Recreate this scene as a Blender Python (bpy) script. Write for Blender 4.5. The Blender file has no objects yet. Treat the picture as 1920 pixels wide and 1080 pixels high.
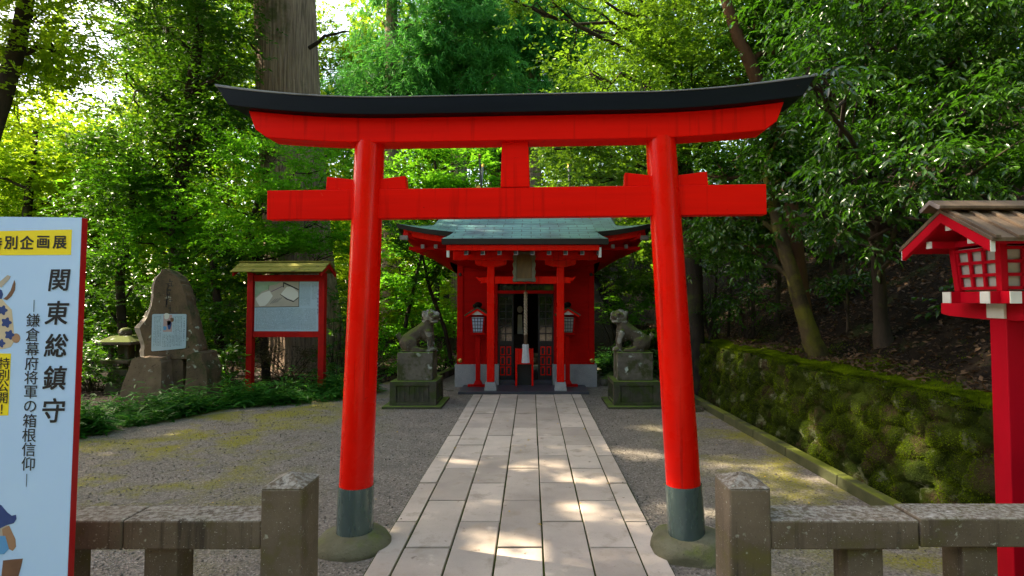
import bpy, bmesh, math, random
import numpy as np
from mathutils import Vector, Matrix
R = math.radians
random.seed(7)
rng = np.random.default_rng(11)
sc = bpy.context.scene
COL = sc.collection

# ------------------------------------------------------------------ camera, sky, sun, exposure
FPX, PITCH, VPX, PRY, EYE = 1070.0, R(2.2), 996.0, 519.0, 1.7
cam = bpy.data.cameras.new('camera')
cam.sensor_width = 36.0
cam.lens = FPX / 1920 * 36
cam.shift_x = -(VPX - 960) / 1920
cam.shift_y = -(540 - PRY) / 1920
cam.clip_start, cam.clip_end = 0.05, 500
co = bpy.data.objects.new('camera', cam)
co.location = (0, 0, EYE)
co.rotation_euler = (R(90) + PITCH, 0, 0)
COL.objects.link(co)
sc.camera = co

SUN = Vector((-0.70, 0.22, 0.68)).normalized()          # towards the sun
w = bpy.data.worlds.new('World')
sc.world = w
w.use_nodes = True
nt = w.node_tree
sky = nt.nodes.new('ShaderNodeTexSky')
sky.sky_type = 'NISHITA'
sky.sun_disc = False
sky.sun_elevation = math.asin(SUN.z)
sky.sun_rotation = math.atan2(SUN.x, SUN.y)
sky.altitude = 700
sky.dust_density = 3.0
tint = nt.nodes.new('ShaderNodeMix')               # hazy summer air: a whiter sky
tint.data_type = 'RGBA'
tint.blend_type = 'MULTIPLY'
tint.inputs[0].default_value = 1.0
tint.inputs[7].default_value = (1.0, .855, .70, 1)
nt.links.new(sky.outputs[0], tint.inputs[6])
nt.links.new(tint.outputs[2], nt.nodes['Background'].inputs[0])
nt.nodes['Background'].inputs[1].default_value = 0.15
sl = bpy.data.lights.new('sun', 'SUN')
sl.energy = 3.0
sl.angle = R(0.55)
sl.color = (1.0, 0.87, 0.66)
so = bpy.data.objects.new('sun', sl)
so.rotation_euler = SUN.to_track_quat('Z', 'Y').to_euler()
COL.objects.link(so)
sc.view_settings.view_transform = 'Standard'
sc.view_settings.look = 'None'
sc.view_settings.gamma = 1
sc.view_settings.exposure = 2.65
sc.cycles.use_denoising = True
sc.cycles.max_bounces = 6
sc.cycles.diffuse_bounces = 3
sc.cycles.glossy_bounces = 2
sc.cycles.transmission_bounces = 3
sc.cycles.sample_clamp_indirect = 4


def P(px, py, Y):
    """point of the place seen at photo pixel (px, py) when it stands Y metres ahead"""
    x, v = px - VPX, PRY - py
    fw = FPX * math.cos(PITCH) - v * math.sin(PITCH)
    up = FPX * math.sin(PITCH) + v * math.cos(PITCH)
    return Vector((x * Y / fw, Y, EYE + up * Y / fw))


def G(px, py, z=0.0):
    """point at height z seen at photo pixel"""
    x, v = px - VPX, PRY - py
    fw = FPX * math.cos(PITCH) - v * math.sin(PITCH)
    up = FPX * math.sin(PITCH) + v * math.cos(PITCH)
    s = (z - EYE) / up
    return Vector((x * s, fw * s, z))


# ------------------------------------------------------------------ materials
def nodes_of(name):
    m = bpy.data.materials.new(name)
    m.use_nodes = True
    t = m.node_tree
    return m, t, t.nodes['Principled BSDF'], t.nodes['Material Output']


def c4(c):
    return (c[0], c[1], c[2], 1)


def noise(t, pos, scale, detail=5, rough=.6, dist=0.0):
    n = t.nodes.new('ShaderNodeTexNoise')
    n.inputs['Scale'].default_value = scale
    n.inputs['Detail'].default_value = detail
    n.inputs['Roughness'].default_value = rough
    n.inputs['Distortion'].default_value = dist
    t.links.new(pos, n.inputs['Vector'])
    return n.outputs['Fac']


def maprange(t, v, lo, hi, a=0.0, b=1.0):
    n = t.nodes.new('ShaderNodeMapRange')
    n.inputs[1].default_value, n.inputs[2].default_value = lo, hi
    n.inputs[3].default_value, n.inputs[4].default_value = a, b
    t.links.new(v, n.inputs[0])
    return n.outputs[0]


def math_(t, op, a, b):
    n = t.nodes.new('ShaderNodeMath')
    n.operation = op
    n.use_clamp = True
    for i, v in enumerate((a, b)):
        if isinstance(v, (int, float)):
            n.inputs[i].default_value = v
        else:
            t.links.new(v, n.inputs[i])
    return n.outputs[0]


def mixc(t, f, a, b):
    n = t.nodes.new('ShaderNodeMix')
    n.data_type = 'RGBA'
    if isinstance(f, (int, float)):
        n.inputs[0].default_value = f
    else:
        t.links.new(f, n.inputs[0])
    for i, v in ((6, a), (7, b)):
        if isinstance(v, tuple):
            n.inputs[i].default_value = c4(v)
        else:
            t.links.new(v, n.inputs[i])
    return n.outputs[2]


def pmat(name, c1, c2=None, scale=4.0, rough=.6, bump=.3, bscale=40.0, bdist=.004, spec=.4, metal=0.0, coat=0.0,
         ov=(), island=0.0, stretch=None, rvar=0.0):
    """base colour wandering between c1 and c2, overlays (kind, scale, lo, hi, colour, faces_up), fine bump"""
    m, t, b, o = nodes_of(name)
    geo = t.nodes.new('ShaderNodeNewGeometry')
    pos = geo.outputs['Position']
    if stretch:
        mp = t.nodes.new('ShaderNodeMapping')
        mp.inputs['Scale'].default_value = stretch
        t.links.new(pos, mp.inputs['Vector'])
        pos = mp.outputs[0]
    f = maprange(t, noise(t, pos, scale), .3, .7)
    col = mixc(t, f, tuple(c1), tuple(c2 or c1))
    if island:
        ri = maprange(t, geo.outputs['Random Per Island'], 0, 1, 1 - island, 1 + island)
        hs = t.nodes.new('ShaderNodeHueSaturation')
        t.links.new(ri, hs.inputs['Value'])
        t.links.new(col, hs.inputs['Color'])
        col = hs.outputs[0]
    for kind, s, lo, hi, c, up in ov:
        if kind == 'streak':                       # stains running down
            mp = t.nodes.new('ShaderNodeMapping')
            mp.inputs['Scale'].default_value = (1, 1, .05)
            t.links.new(geo.outputs['Position'], mp.inputs['Vector'])
            g = maprange(t, noise(t, mp.outputs[0], s, 5, .6), lo, hi)
        elif kind == 'noise':
            g = maprange(t, noise(t, geo.outputs['Position'], s, 6, .65), lo, hi)
        else:
            n = t.nodes.new('ShaderNodeTexVoronoi')
            n.inputs['Scale'].default_value = s
            dn = t.nodes.new('ShaderNodeTexNoise')
            dn.inputs['Scale'].default_value = s * 1.7
            t.links.new(geo.outputs['Position'], dn.inputs['Vector'])
            va = t.nodes.new('ShaderNodeVectorMath')
            va.operation = 'SCALE'
            va.inputs['Scale'].default_value = 1.2 / s
            t.links.new(dn.outputs['Color'], va.inputs[0])
            vb = t.nodes.new('ShaderNodeVectorMath')
            t.links.new(geo.outputs['Position'], vb.inputs[0])
            t.links.new(va.outputs[0], vb.inputs[1])
            t.links.new(vb.outputs[0], n.inputs['Vector'])
            g = maprange(t, n.outputs['Distance'], hi, lo)
            ns = maprange(t, noise(t, geo.outputs['Position'], s * .35), .48, .6)
            g = math_(t, 'MULTIPLY', g, ns)
        if up:
            sx = t.nodes.new('ShaderNodeSeparateXYZ')
            t.links.new(geo.outputs['Normal'], sx.inputs[0])
            g = math_(t, 'MULTIPLY', g, maprange(t, sx.outputs['Z'], .25, .75))
        col = mixc(t, g, col, tuple(c))
    t.links.new(col, b.inputs['Base Color'])
    b.inputs['Roughness'].default_value = rough
    if rvar:
        t.links.new(maprange(t, noise(t, pos, scale * 3), .3, .7, rough - rvar, rough + rvar), b.inputs['Roughness'])
    b.inputs['Specular IOR Level'].default_value = spec
    b.inputs['Metallic'].default_value = metal
    b.inputs['Coat Weight'].default_value = coat
    b.inputs['Coat Roughness'].default_value = .12
    if bump:
        bn = t.nodes.new('ShaderNodeBump')
        bn.inputs['Strength'].default_value = bump
        bn.inputs['Distance'].default_value = bdist
        t.links.new(noise(t, pos, bscale, 8, .7), bn.inputs['Height'])
        t.links.new(bn.outputs[0], b.inputs['Normal'])
    return m


def lmat(name, dark, light, trans, tf=.4, rough=.4, spec=.5, patch=.5, ns=.9):
    """leaves: every leaf its own tone, light passing through"""
    m, t, b, o = nodes_of(name)
    geo = t.nodes.new('ShaderNodeNewGeometry')
    ri = geo.outputs['Random Per Island']
    f = maprange(t, noise(t, geo.outputs['Position'], ns, 3), .35, .65)
    g = t.nodes.new('ShaderNodeMix')
    g.inputs[0].default_value = patch
    t.links.new(ri, g.inputs[2])
    t.links.new(f, g.inputs[3])
    col = mixc(t, g.outputs[0], tuple(dark), tuple(light))
    t.links.new(col, b.inputs['Base Color'])
    b.inputs['Roughness'].default_value = rough
    b.inputs['Specular IOR Level'].default_value = spec
    tr = t.nodes.new('ShaderNodeBsdfTranslucent')
    hs = mixc(t, .65, col, tuple(trans))
    t.links.new(hs, tr.inputs['Color'])
    ms = t.nodes.new('ShaderNodeMixShader')
    ms.inputs[0].default_value = tf
    t.links.new(b.outputs[0], ms.inputs[1])
    t.links.new(tr.outputs[0], ms.inputs[2])
    t.links.new(ms.outputs[0], o.inputs['Surface'])
    return m


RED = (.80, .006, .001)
M = {}
M['red'] = pmat('vermilion_paint', RED, (.70, .005, .001), 2.0, .28, .12, 9, .003, .14, coat=.02, stretch=(1, 1, 1), rvar=.08,
                ov=[('streak', 22, .56, .74, (.46, .004, .001), False), ('noise', 55, .70, .75, (.55, .12, .08), False), ('noise', 30, .69, .72, (.16, .01, .006), False)])
M['red_grain'] = pmat('vermilion_beam_paint', RED, (.66, .004, .001), 2.2, .45, .25, 14, .003, .06, stretch=(.25, 3, 5), rvar=.08,
                      ov=[('streak', 16, .58, .76, (.44, .004, .001), False), ('noise', 48, .69, .74, (.60, .16, .10), False), ('noise', 25, .70, .72, (.18, .012, .008), False)])
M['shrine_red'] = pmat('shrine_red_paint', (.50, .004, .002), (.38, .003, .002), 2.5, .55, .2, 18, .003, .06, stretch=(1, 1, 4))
M['crimson'] = pmat('crimson_lantern_paint', (.50, .003, .016), (.40, .003, .012), 3, .5, .25, 30, .002, .08, stretch=(2, 2, .5),
                    ov=[('noise', 30, .72, .76, (.75, .55, .55), False)])
M['board_red'] = pmat('notice_board_red', (.46, .008, .006), (.30, .006, .005), 5, .6, .3, 40, .002, .12)
M['black_cap'] = pmat('black_lacquer_cap', (.002, .003, .005), (.004, .006, .010), 3, .42, .3, 20, .003, .12, stretch=(.4, 2, 4),
                      ov=[('noise', 9, .735, .75, (.10, .14, .22), False)])
M['metal'] = pmat('boot_metal', (.065, .105, .10), (.13, .18, .17), 6, .25, .15, 25, .002, .5, metal=.45, stretch=(1, 1, .3), rvar=.08)
M['black'] = pmat('black_paint', (.010, .010, .011), (.02, .02, .02), 6, .45, .2, 40, .002)
M['white'] = pmat('white_paint', (.74, .74, .68), (.60, .60, .54), 9, .5, .2, 40, .002)
M['gold'] = pmat('gold_leaf', (.75, .48, .10), (.6, .36, .07), 8, .3, .1, 30, .002, metal=.8)
M['paper'] = pmat('lantern_paper', (.44, .44, .41), (.36, .36, .335), 8, .7, .1, 60, .001)
M['blue_paper'] = pmat('shrine_lantern_paper', (.62, .70, .82), (.52, .62, .78), 8, .7, .1, 60, .001)
M['stone'] = pmat('weathered_stone', (.22, .19, .16), (.13, .11, .09), 5, .85, .6, 60, .006, .25,
                  ov=[('noise', 3.0, .50, .62, (.10, .10, .035), False), ('voronoi', 16, .14, .26, (.46, .46, .40), False),
                      ('noise', 40, .60, .68, (.06, .05, .04), False)])
M['fence_stone'] = pmat('fence_granite', (.165, .128, .088), (.085, .064, .044), 4, .8, .8, 60, .004, .3,
                        ov=[('streak', 14, .54, .68, (.055, .042, .030), False), ('noise', 4.0, .52, .66, (.105, .09, .03), False), ('noise', 45, .42, .60, (.32, .295, .25), True), ('voronoi', 11, .12, .30, (.50, .47, .42), True), ('noise', 90, .60, .66, (.08, .07, .05), True),
                            ('noise', 70, .62, .68, (.07, .06, .05), False), ('noise', 110, .63, .68, (.5, .48, .44), False),
                            ('voronoi', 22, .10, .22, (.36, .37, .30), False)])
M['found_stone'] = pmat('foundation_boulder', (.17, .16, .10), (.10, .092, .05), 6, .85, .9, 30, .012, .25,
                        ov=[('noise', 5, .50, .68, (.12, .14, .03), True), ('noise', 60, .6, .68, (.07, .06, .04), False)])
M['rock'] = pmat('brown_rock', (.155, .105, .062), (.08, .058, .036), 4, .85, .8, 28, .012, .25,
                 ov=[('noise', 2.5, .54, .64, (.050, .055, .02), False), ('noise', 26, .60, .68, (.035, .024, .015), False), ('voronoi', 7, .12, .24, (.42, .46, .38), False)])
M['pedestal'] = pmat('mossy_pedestal_stone', (.16, .138, .108), (.075, .066, .05), 6, .85, .7, 45, .008, .25,
                     ov=[('noise', 5, .46, .58, (.05, .055, .018), False), ('voronoi', 5, .16, .27, (.42, .46, .40), False),
                         ('noise', 3, .36, .5, (.09, .14, .02), True)])
M['plinth'] = pmat('dark_mossy_plinth', (.085, .076, .054), (.04, .04, .024), 7, .85, .7, 45, .008, .25,
                   ov=[('noise', 5, .48, .6, (.045, .06, .015), False), ('noise', 3, .36, .5, (.10, .15, .02), True)])
M['statue'] = pmat('mossy_statue_stone', (.11, .088, .06), (.05, .04, .028), 7, .9, .8, 50, .01, .2,
                   ov=[('noise', 4, .30, .46, (.085, .11, .014), True), ('noise', 7, .58, .66, (.40, .42, .38), False)])
M['granite'] = pmat('speckled_granite', (.34, .33, .32), (.25, .25, .25), 5, .7, .3, 120, .002, .3,
                    ov=[('noise', 160, .6, .66, (.08, .08, .09), False), ('noise', 140, .62, .68, (.6, .6, .6), False)])
M['dark_granite'] = pmat('dark_granite_step', (.055, .055, .066), (.04, .04, .05), 5, .45, .2, 120, .002, .4,
                         ov=[('noise', 150, .6, .66, (.15, .14, .16), False)])
M['slab'] = pmat('path_slab', (.55, .455, .37), (.38, .315, .26), 1.6, .72, .5, 60, .004, .25, island=.17,
                 ov=[('noise', 5, .54, .72, (.33, .265, .20), False), ('noise', 90, .62, .68, (.26, .21, .17), False), ('noise', 2.2, .62, .72, (.64, .53, .42), False), ('noise', 11, .66, .70, (.22, .17, .13), False)])
M['joint'] = pmat('mossy_joint', (.022, .020, .012), (.06, .085, .010), 6, .95, .6, 60, .005, .1)
M['bark'] = pmat('cedar_bark', (.54, .39, .28), (.14, .10, .072), 5.0, .95, 1.0, 14, .10, .1, stretch=(5.2, 5.2, .12),
                 ov=[('noise', .8, .52, .66, (.085, .10, .025), False)])
M['dark_bark'] = pmat('dark_bark', (.055, .042, .032), (.025, .02, .016), 6, .95, .9, 25, .02, .1, stretch=(1, 1, .4),
                      ov=[('noise', 3, .55, .65, (.06, .065, .02), False)])
M['moss_bark'] = pmat('mossy_bark', (.085, .062, .032), (.032, .025, .015), 4, .95, .9, 22, .02, .1, stretch=(1, 1, .5),
                      ov=[('noise', 2.5, .46, .6, (.10, .095, .016), False)])
M['red_bark'] = pmat('reddish_bark', (.12, .06, .03), (.05, .03, .018), 4, .95, .9, 22, .02, .1, stretch=(1, 1, .4))
M['wood_roof'] = pmat('weathered_roof_board', (.17, .115, .07), (.085, .058, .038), 5, .75, .5, 30, .004, .3, stretch=(5, .7, 1))
M['grey_wood'] = pmat('grey_board_edge', (.24, .20, .18), (.16, .13, .12), 5, .8, .4, 40, .003)
M['moss_roof'] = pmat('moss_grown_board', (.20, .19, .035), (.27, .24, .05), 6, .9, .7, 50, .006, .15, stretch=(.5, 3, 3),
                      ov=[('noise', 9, .56, .66, (.10, .085, .03), False)])
M['sign_face'] = pmat('sign_print', (.47, .66, .93), (.41, .60, .91), 1.5, .4, .04, 120, .001, .3,
                      ov=[('noise', 3.2, .60, .75, (.35, .54, .84), False)])
M['sign_red'] = pmat('sign_edge_red', (.46, .008, .010), (.38, .007, .009), 4, .45, .15, 60, .001)
M['yellow'] = pmat('yellow_print', (.82, .68, .02), (.80, .64, .02), 3, .45, .03, 90, .001)
M['ink'] = pmat('black_ink', (.012, .011, .018), None, 3, .5, 0)
M['grey_ink'] = pmat('grey_ink', (.09, .10, .12), None, 3, .6, 0)
M['purple_ink'] = pmat('purple_ink', (.13, .04, .16), None, 3, .6, 0)
M['panel'] = pmat('notice_panel', (.40, .52, .62), (.34, .47, .58), 3, .4, .03, 60, .001)
M['cream'] = pmat('cream_print', (.55, .47, .34), (.46, .38, .27), 8, .5, 0)
M['navy'] = pmat('navy_print', (.02, .04, .16), (.03, .07, .26), 9, .5, 0)
M['skin_print'] = pmat('tan_print', (.36, .21, .13), (.28, .16, .10), 9, .5, 0)
M['brown_print'] = pmat('brown_print', (.12, .06, .04), (.2, .1, .06), 9, .5, 0)
M['sky_print'] = pmat('blue_print', (.08, .26, .55), (.10, .30, .60), 9, .5, 0)
M['green_print'] = pmat('green_print', (.20, .33, .20), (.30, .40, .30), 9, .5, 0)
M['beige_print'] = pmat('beige_print', (.42, .38, .32), (.36, .33, .29), 9, .5, 0)
M['pale_print'] = pmat('pale_print', (.62, .62, .58), None, 9, .5, 0)
M['pink_print'] = pmat('pink_print', (.45, .32, .31), (.38, .27, .28), 9, .5, 0)
M['plaque_wood'] = pmat('old_plaque_wood', (.15, .085, .022), (.08, .045, .012), 8, .7, .5, 40, .003, stretch=(3, 1, .6))
M['plaque_frame'] = pmat('verdigris_frame', (.15, .135, .075), (.09, .075, .04), 14, .7, .5, 50, .003)
M['rope'] = pmat('hemp_rope', (.42, .34, .24), (.30, .23, .15), 20, .9, .5, 60, .003)
M['cloth'] = pmat('white_tassel_cloth', (.66, .66, .66), (.5, .5, .5), 30, .9, .6, 90, .004, stretch=(3, 3, .5))
M['dark_cloth'] = pmat('brown_rope_binding', (.12, .07, .04), (.08, .05, .03), 20, .9, .4, 60, .003)
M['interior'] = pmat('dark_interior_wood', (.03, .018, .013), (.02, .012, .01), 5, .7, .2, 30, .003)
M['glass'] = pmat('dark_glass', (.012, .014, .016), (.018, .02, .02), 2, .06, .05, 3, .004, .6)
M['kerb'] = pmat('mossy_kerb', (.085, .085, .04), (.05, .055, .025), 5, .9, .7, 50, .006, .15,
                 ov=[('noise', 2.2, .40, .55, (.14, .16, .022), True)])
M['moss_wall'] = pmat('moss_grown_stone', (.009, .016, .0015), (.042, .062, .003), 3.6, .95, 1.0, 34, .04, .1,
                      ov=[('noise', 3.2, .50, .62, (.045, .032, .015), False), ('noise', 5.5, .57, .66, (.14, .15, .085), False)])
M['pale_statue'] = pmat('lichen_pale_statue_stone', (.27, .26, .22), (.14, .125, .095), 14, .9, .8, 50, .01, .2,
                         ov=[('noise', 16, .55, .63, (.09, .08, .05), False)])
M['moss_tuft'] = lmat('moss_tuft', (.006, .018, .001), (.15, .215, .003), (.24, .34, .01), .3, .9, .05, .78, 3.6)
M['litter_soil'] = pmat('leaf_litter_soil', (.017, .011, .007), (.007, .005, .004), 3, .95, 1.0, 26, .03, .1,
                        ov=[('noise', 14, .58, .68, (.05, .032, .02), False), ('noise', 1.2, .56, .66, (.025, .035, .010), False)])
M['dead_leaf'] = lmat('dead_leaf', (.014, .008, .005), (.12, .066, .032), (.2, .1, .04), .15, .6, .3, .25)
M['yellow_leaf'] = lmat('fallen_yellow_leaf', (.45, .26, .03), (.6, .4, .05), (.6, .4, .05), .2, .6, .3)

M['lf_dark'] = lmat('dark_evergreen_leaf', (.004, .022, .003), (.045, .15, .011), (.18, .46, .012), .28, .32, .3)
M['lf_gloss'] = lmat('glossy_camellia_leaf', (.005, .020, .002), (.052, .128, .009), (.13, .42, .012), .25, .25, .5)
M['lf_sunny'] = lmat('sunny_evergreen_leaf', (.022, .075, .006), (.12, .25, .018), (.34, .60, .02), .4, .28, .4)
M['lf_maple'] = lmat('maple_leaf', (.024, .13, .005), (.135, .40, .016), (.28, .68, .02), .5, .45, .18)
M['lf_yellow'] = lmat('yellow_green_leaf', (.09, .22, .008), (.29, .46, .02), (.58, .80, .02), .55, .45, .18)
M['lf_cedar'] = lmat('cedar_needle', (.016, .12, .022), (.11, .36, .06), (.14, .48, .05), .35, .6, .12)
M['lf_sasa'] = lmat('bamboo_grass_leaf', (.007, .050, .007), (.050, .185, .022), (.16, .46, .04), .36, .45, .15)
M['lf_brown'] = lmat('dry_shrub_leaf', (.045, .040, .016), (.12, .09, .04), (.2, .15, .05), .3, .6, .3)
M['lf_far'] = lmat('far_wood_leaf', (.035, .10, .010), (.17, .30, .018), (.45, .68, .02), .5, .6, .1)

# gravel ground: fine stones, moss where it is damp
m, t, b, o = nodes_of('gravel_ground')
geo = t.nodes.new('ShaderNodeNewGeometry')
pos = geo.outputs['Position']
n1 = noise(t, pos, 3, 6)
col = mixc(t, maprange(t, n1, .3, .7), (.31, .265, .215), (.20, .172, .14))
v = t.nodes.new('ShaderNodeTexVoronoi')
v.inputs['Scale'].default_value = 75
t.links.new(pos, v.inputs['Vector'])
sx = t.nodes.new('ShaderNodeSeparateColor')
t.links.new(v.outputs['Color'], sx.inputs[0])
col = mixc(t, maprange(t, sx.outputs[0], 0, 1, 0, .75), col, (.075, .066, .055))
col = mixc(t, maprange(t, sx.outputs[1], .90, .97), col, (.33, .29, .25))
px_ = t.nodes.new('ShaderNodeSeparateXYZ')
t.links.new(pos, px_.inputs[0])
mz = maprange(t, noise(t, pos, .75, 6, .7), .47, .57)
mz = math_(t, 'MULTIPLY', mz, math_(t, 'ADD', maprange(t, px_.outputs[0], -1.7, -3.5), maprange(t, px_.outputs[0], 1.3, 2.7)))
mz = math_(t, 'MULTIPLY', mz, maprange(t, noise(t, pos, 45, 4), .35, .6, .35, 1))
col = mixc(t, mz, col, (.25, .23, .004))
t.links.new(col, b.inputs['Base Color'])
b.inputs['Roughness'].default_value = .9
b.inputs['Specular IOR Level'].default_value = .2
bn = t.nodes.new('ShaderNodeBump')
bn.inputs['Strength'].default_value = .9
bn.inputs['Distance'].default_value = .012
t.links.new(math_(t, 'ADD', v.outputs['Distance'], math_(t, 'MULTIPLY', noise(t, pos, 22, 6), .6)), bn.inputs['Height'])
t.links.new(bn.outputs[0], b.inputs['Normal'])
M['gravel'] = m
M['pebble'] = pmat('loose_pebble', (.27, .235, .19), (.10, .088, .072), 9, .85, .3, 80, .002, .25, island=.45)

# copper shingles
m, t, b, o = nodes_of('verdigris_copper_shingle')
geo = t.nodes.new('ShaderNodeNewGeometry')
br = t.nodes.new('ShaderNodeTexBrick')
br.inputs['Scale'].default_value = 1.0
br.inputs['Brick Width'].default_value = .34
br.inputs['Row Height'].default_value = .125
br.inputs['Mortar Size'].default_value = .006
br.inputs['Color1'].default_value = c4((.15, .34, .30))
br.inputs['Color2'].default_value = c4((.11, .265, .25))
br.inputs['Mortar'].default_value = c4((.012, .02, .024))
t.links.new(geo.outputs['Position'], br.inputs['Vector'])
f = maprange(t, noise(t, geo.outputs['Position'], 1.8, 5), .42, .66)
col = mixc(t, f, br.outputs['Color'], (.075, .12, .14))
col = mixc(t, maprange(t, br.outputs['Fac'], 0, 1), col, (.012, .02, .024))
t.links.new(col, b.inputs['Base Color'])
b.inputs['Roughness'].default_value = .45
b.inputs['Metallic'].default_value = .15
bn = t.nodes.new('ShaderNodeBump')
bn.invert = True
bn.inputs['Distance'].default_value = .012
t.links.new(br.outputs['Fac'], bn.inputs['Height'])
t.links.new(bn.outputs[0], b.inputs['Normal'])
M['copper'] = m


# ------------------------------------------------------------------ objects
def tag(o, label=None, cat=None, group=None, kind=None):
    if label: o['label'] = label
    if cat: o['category'] = cat
    if group: o['group'] = group
    if kind: o['kind'] = kind
    return o


def thing(name, label, cat, loc=(0, 0, 0), rot=(0, 0, 0), group=None):
    o = bpy.data.objects.new(name, None)
    o.empty_display_size = .1
    COL.objects.link(o)
    o.location = loc
    o.rotation_euler = rot
    return tag(o, label, cat, group)


def mesh_np(name, V, F, mat, parent=None, smooth=False, world=True):
    """fast mesh: V (n,3), F (m,k) all faces with k corners"""
    V = np.asarray(V, dtype=np.float32)
    F = np.asarray(F, dtype=np.int32)
    r = parent
    if parent is not None and world:
        while r.parent is not None:
            r = r.parent
        V = V - np.array(r.location, dtype=np.float32)
    me = bpy.data.meshes.new(name)
    me.vertices.add(len(V))
    me.vertices.foreach_set('co', V.ravel())
    k = F.shape[1]
    me.loops.add(F.size)
    me.loops.foreach_set('vertex_index', F.ravel())
    me.polygons.add(len(F))
    me.polygons.foreach_set('loop_start', np.arange(0, F.size, k, dtype=np.int32))
    me.polygons.foreach_set('loop_total', np.full(len(F), k, dtype=np.int32))
    if smooth:
        me.polygons.foreach_set('use_smooth', np.ones(len(F), dtype=bool))
    me.update(calc_edges=True)
    me.materials.append(mat)
    o = bpy.data.objects.new(name, me)
    COL.objects.link(o)
    if parent is not None:
        o.parent = parent
    return o


class MB:
    def __init__(s):
        s.v, s.f = [], []

    def add(s, V, F):
        n = len(s.v)
        s.v += [tuple(p) for p in V]
        s.f += [tuple(i + n for i in q) for q in F]
        return s

    def box(s, a, b):
        (x0, y0, z0), (x1, y1, z1) = a, b
        return s.add([(x0, y0, z0), (x1, y0, z0), (x1, y1, z0), (x0, y1, z0), (x0, y0, z1), (x1, y0, z1), (x1, y1, z1), (x0, y1, z1)],
                     [(3, 2, 1, 0), (4, 5, 6, 7), (0, 1, 5, 4), (1, 2, 6, 5), (2, 3, 7, 6), (3, 0, 4, 7)])

    def frustum(s, c, a, b, z0, z1, a2, b2):
        x, y = c
        return s.add([(x - a, y - b, z0), (x + a, y - b, z0), (x + a, y + b, z0), (x - a, y + b, z0),
                      (x - a2, y - b2, z1), (x + a2, y - b2, z1), (x + a2, y + b2, z1), (x - a2, y + b2, z1)],
                     [(3, 2, 1, 0), (4, 5, 6, 7), (0, 1, 5, 4), (1, 2, 6, 5), (2, 3, 7, 6), (3, 0, 4, 7)])

    def prism(s, pts, y0, y1):
        """outline in x,z (counter-clockwise seen from -y) pushed from y0 to y1"""
        n = len(pts)
        V = [(x, y0, z) for x, z in pts] + [(x, y1, z) for x, z in pts]
        F = [tuple(range(n)), tuple(range(2 * n - 1, n - 1, -1))] + [(i, i + n, (i + 1) % n + n, (i + 1) % n) for i in range(n)]
        return s.add(V, F)

    def prism_x(s, pts, x0, x1):
        n = len(pts)
        V = [(x0, y, z) for y, z in pts] + [(x1, y, z) for y, z in pts]
        F = [tuple(range(n - 1, -1, -1)), tuple(range(n, 2 * n))] + [((i + 1) % n, (i + 1) % n + n, i + n, i) for i in range(n)]
        return s.add(V, F)

    def tube(s, pts, rad, n=10, cap=True):
        pts = [Vector(p) for p in pts]
        if isinstance(rad, (int, float)):
            rad = [rad] * len(pts)
        V, F = [], []
        ref = None
        for i, p in enumerate(pts):
            d = (pts[min(i + 1, len(pts) - 1)] - pts[max(i - 1, 0)]).normalized()
            if ref is None:
                ref = Vector((1, 0, 0)) if abs(d.x) < .9 else Vector((0, 1, 0))
            u = (ref - d * ref.dot(d)).normalized()
            ref = u
            q = d.cross(u)
            for k in range(n):
                a = 2 * math.pi * k / n
                V.append(p + u * (math.cos(a) * rad[i]) + q * (math.sin(a) * rad[i]))
        for i in range(len(pts) - 1):
            for k in range(n):
                F.append((i * n + k, i * n + (k + 1) % n, (i + 1) * n + (k + 1) % n, (i + 1) * n + k))
        if cap:
            F.append(tuple(range(n - 1, -1, -1)))
            F.append(tuple(range((len(pts) - 1) * n, len(pts) * n)))
        return s.add(V, F)

    def sphere(s, c, r, seg=12, ring=8):
        if isinstance(r, (int, float)): r = (r, r, r)
        V, F = [], []
        for i in range(ring + 1):
            a = math.pi * i / ring
            for k in range(seg):
                b = 2 * math.pi * k / seg
                V.append((c[0] + r[0] * math.sin(a) * math.cos(b), c[1] + r[1] * math.sin(a) * math.sin(b), c[2] + r[2] * math.cos(a)))
        for i in range(ring):
            for k in range(seg):
                F.append((i * seg + k, (i + 1) * seg + k, (i + 1) * seg + (k + 1) % seg, i * seg + (k + 1) % seg))
        return s.add(V, F)

    def grid(s, fn, nu, nv):
        V = [fn(i / nu, j / nv) for j in range(nv + 1) for i in range(nu + 1)]
        F = [(j * (nu + 1) + i, j * (nu + 1) + i + 1, (j + 1) * (nu + 1) + i + 1, (j + 1) * (nu + 1) + i) for j in range(nv) for i in range(nu)]
        return s.add(V, F)

    def build(s, name, mat, parent=None, bevel=0, smooth=False, world=True, solid=0, seg=2):
        off = Vector((0, 0, 0))
        if parent is not None and world:
            r = parent
            while r.parent is not None: r = r.parent
            off = r.location
        me = bpy.data.meshes.new(name)
        me.from_pydata([(x - off[0], y - off[1], z - off[2]) for x, y, z in s.v], [], s.f)
        bm = bmesh.new()
        bm.from_mesh(me)
        bmesh.ops.remove_doubles(bm, verts=bm.verts, dist=1e-6)
        bmesh.ops.recalc_face_normals(bm, faces=bm.faces) if not solid else None
        bm.to_mesh(me)
        bm.free()
        me.materials.append(mat)
        if smooth:
            me.shade_smooth()
            me.set_sharp_from_angle(angle=R(38))
        o = bpy.data.objects.new(name, me)
        COL.objects.link(o)
        if parent is not None: o.parent = parent
        if solid:
            md = o.modifiers.new('solid', 'SOLIDIFY')
            md.thickness = solid
            md.offset = -1
        if bevel:
            md = o.modifiers.new('bevel', 'BEVEL')
            md.width = bevel
            md.segments = seg
            md.limit_method = 'ANGLE'
            md.angle_limit = R(35)
            md.harden_normals = False
        return o


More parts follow.
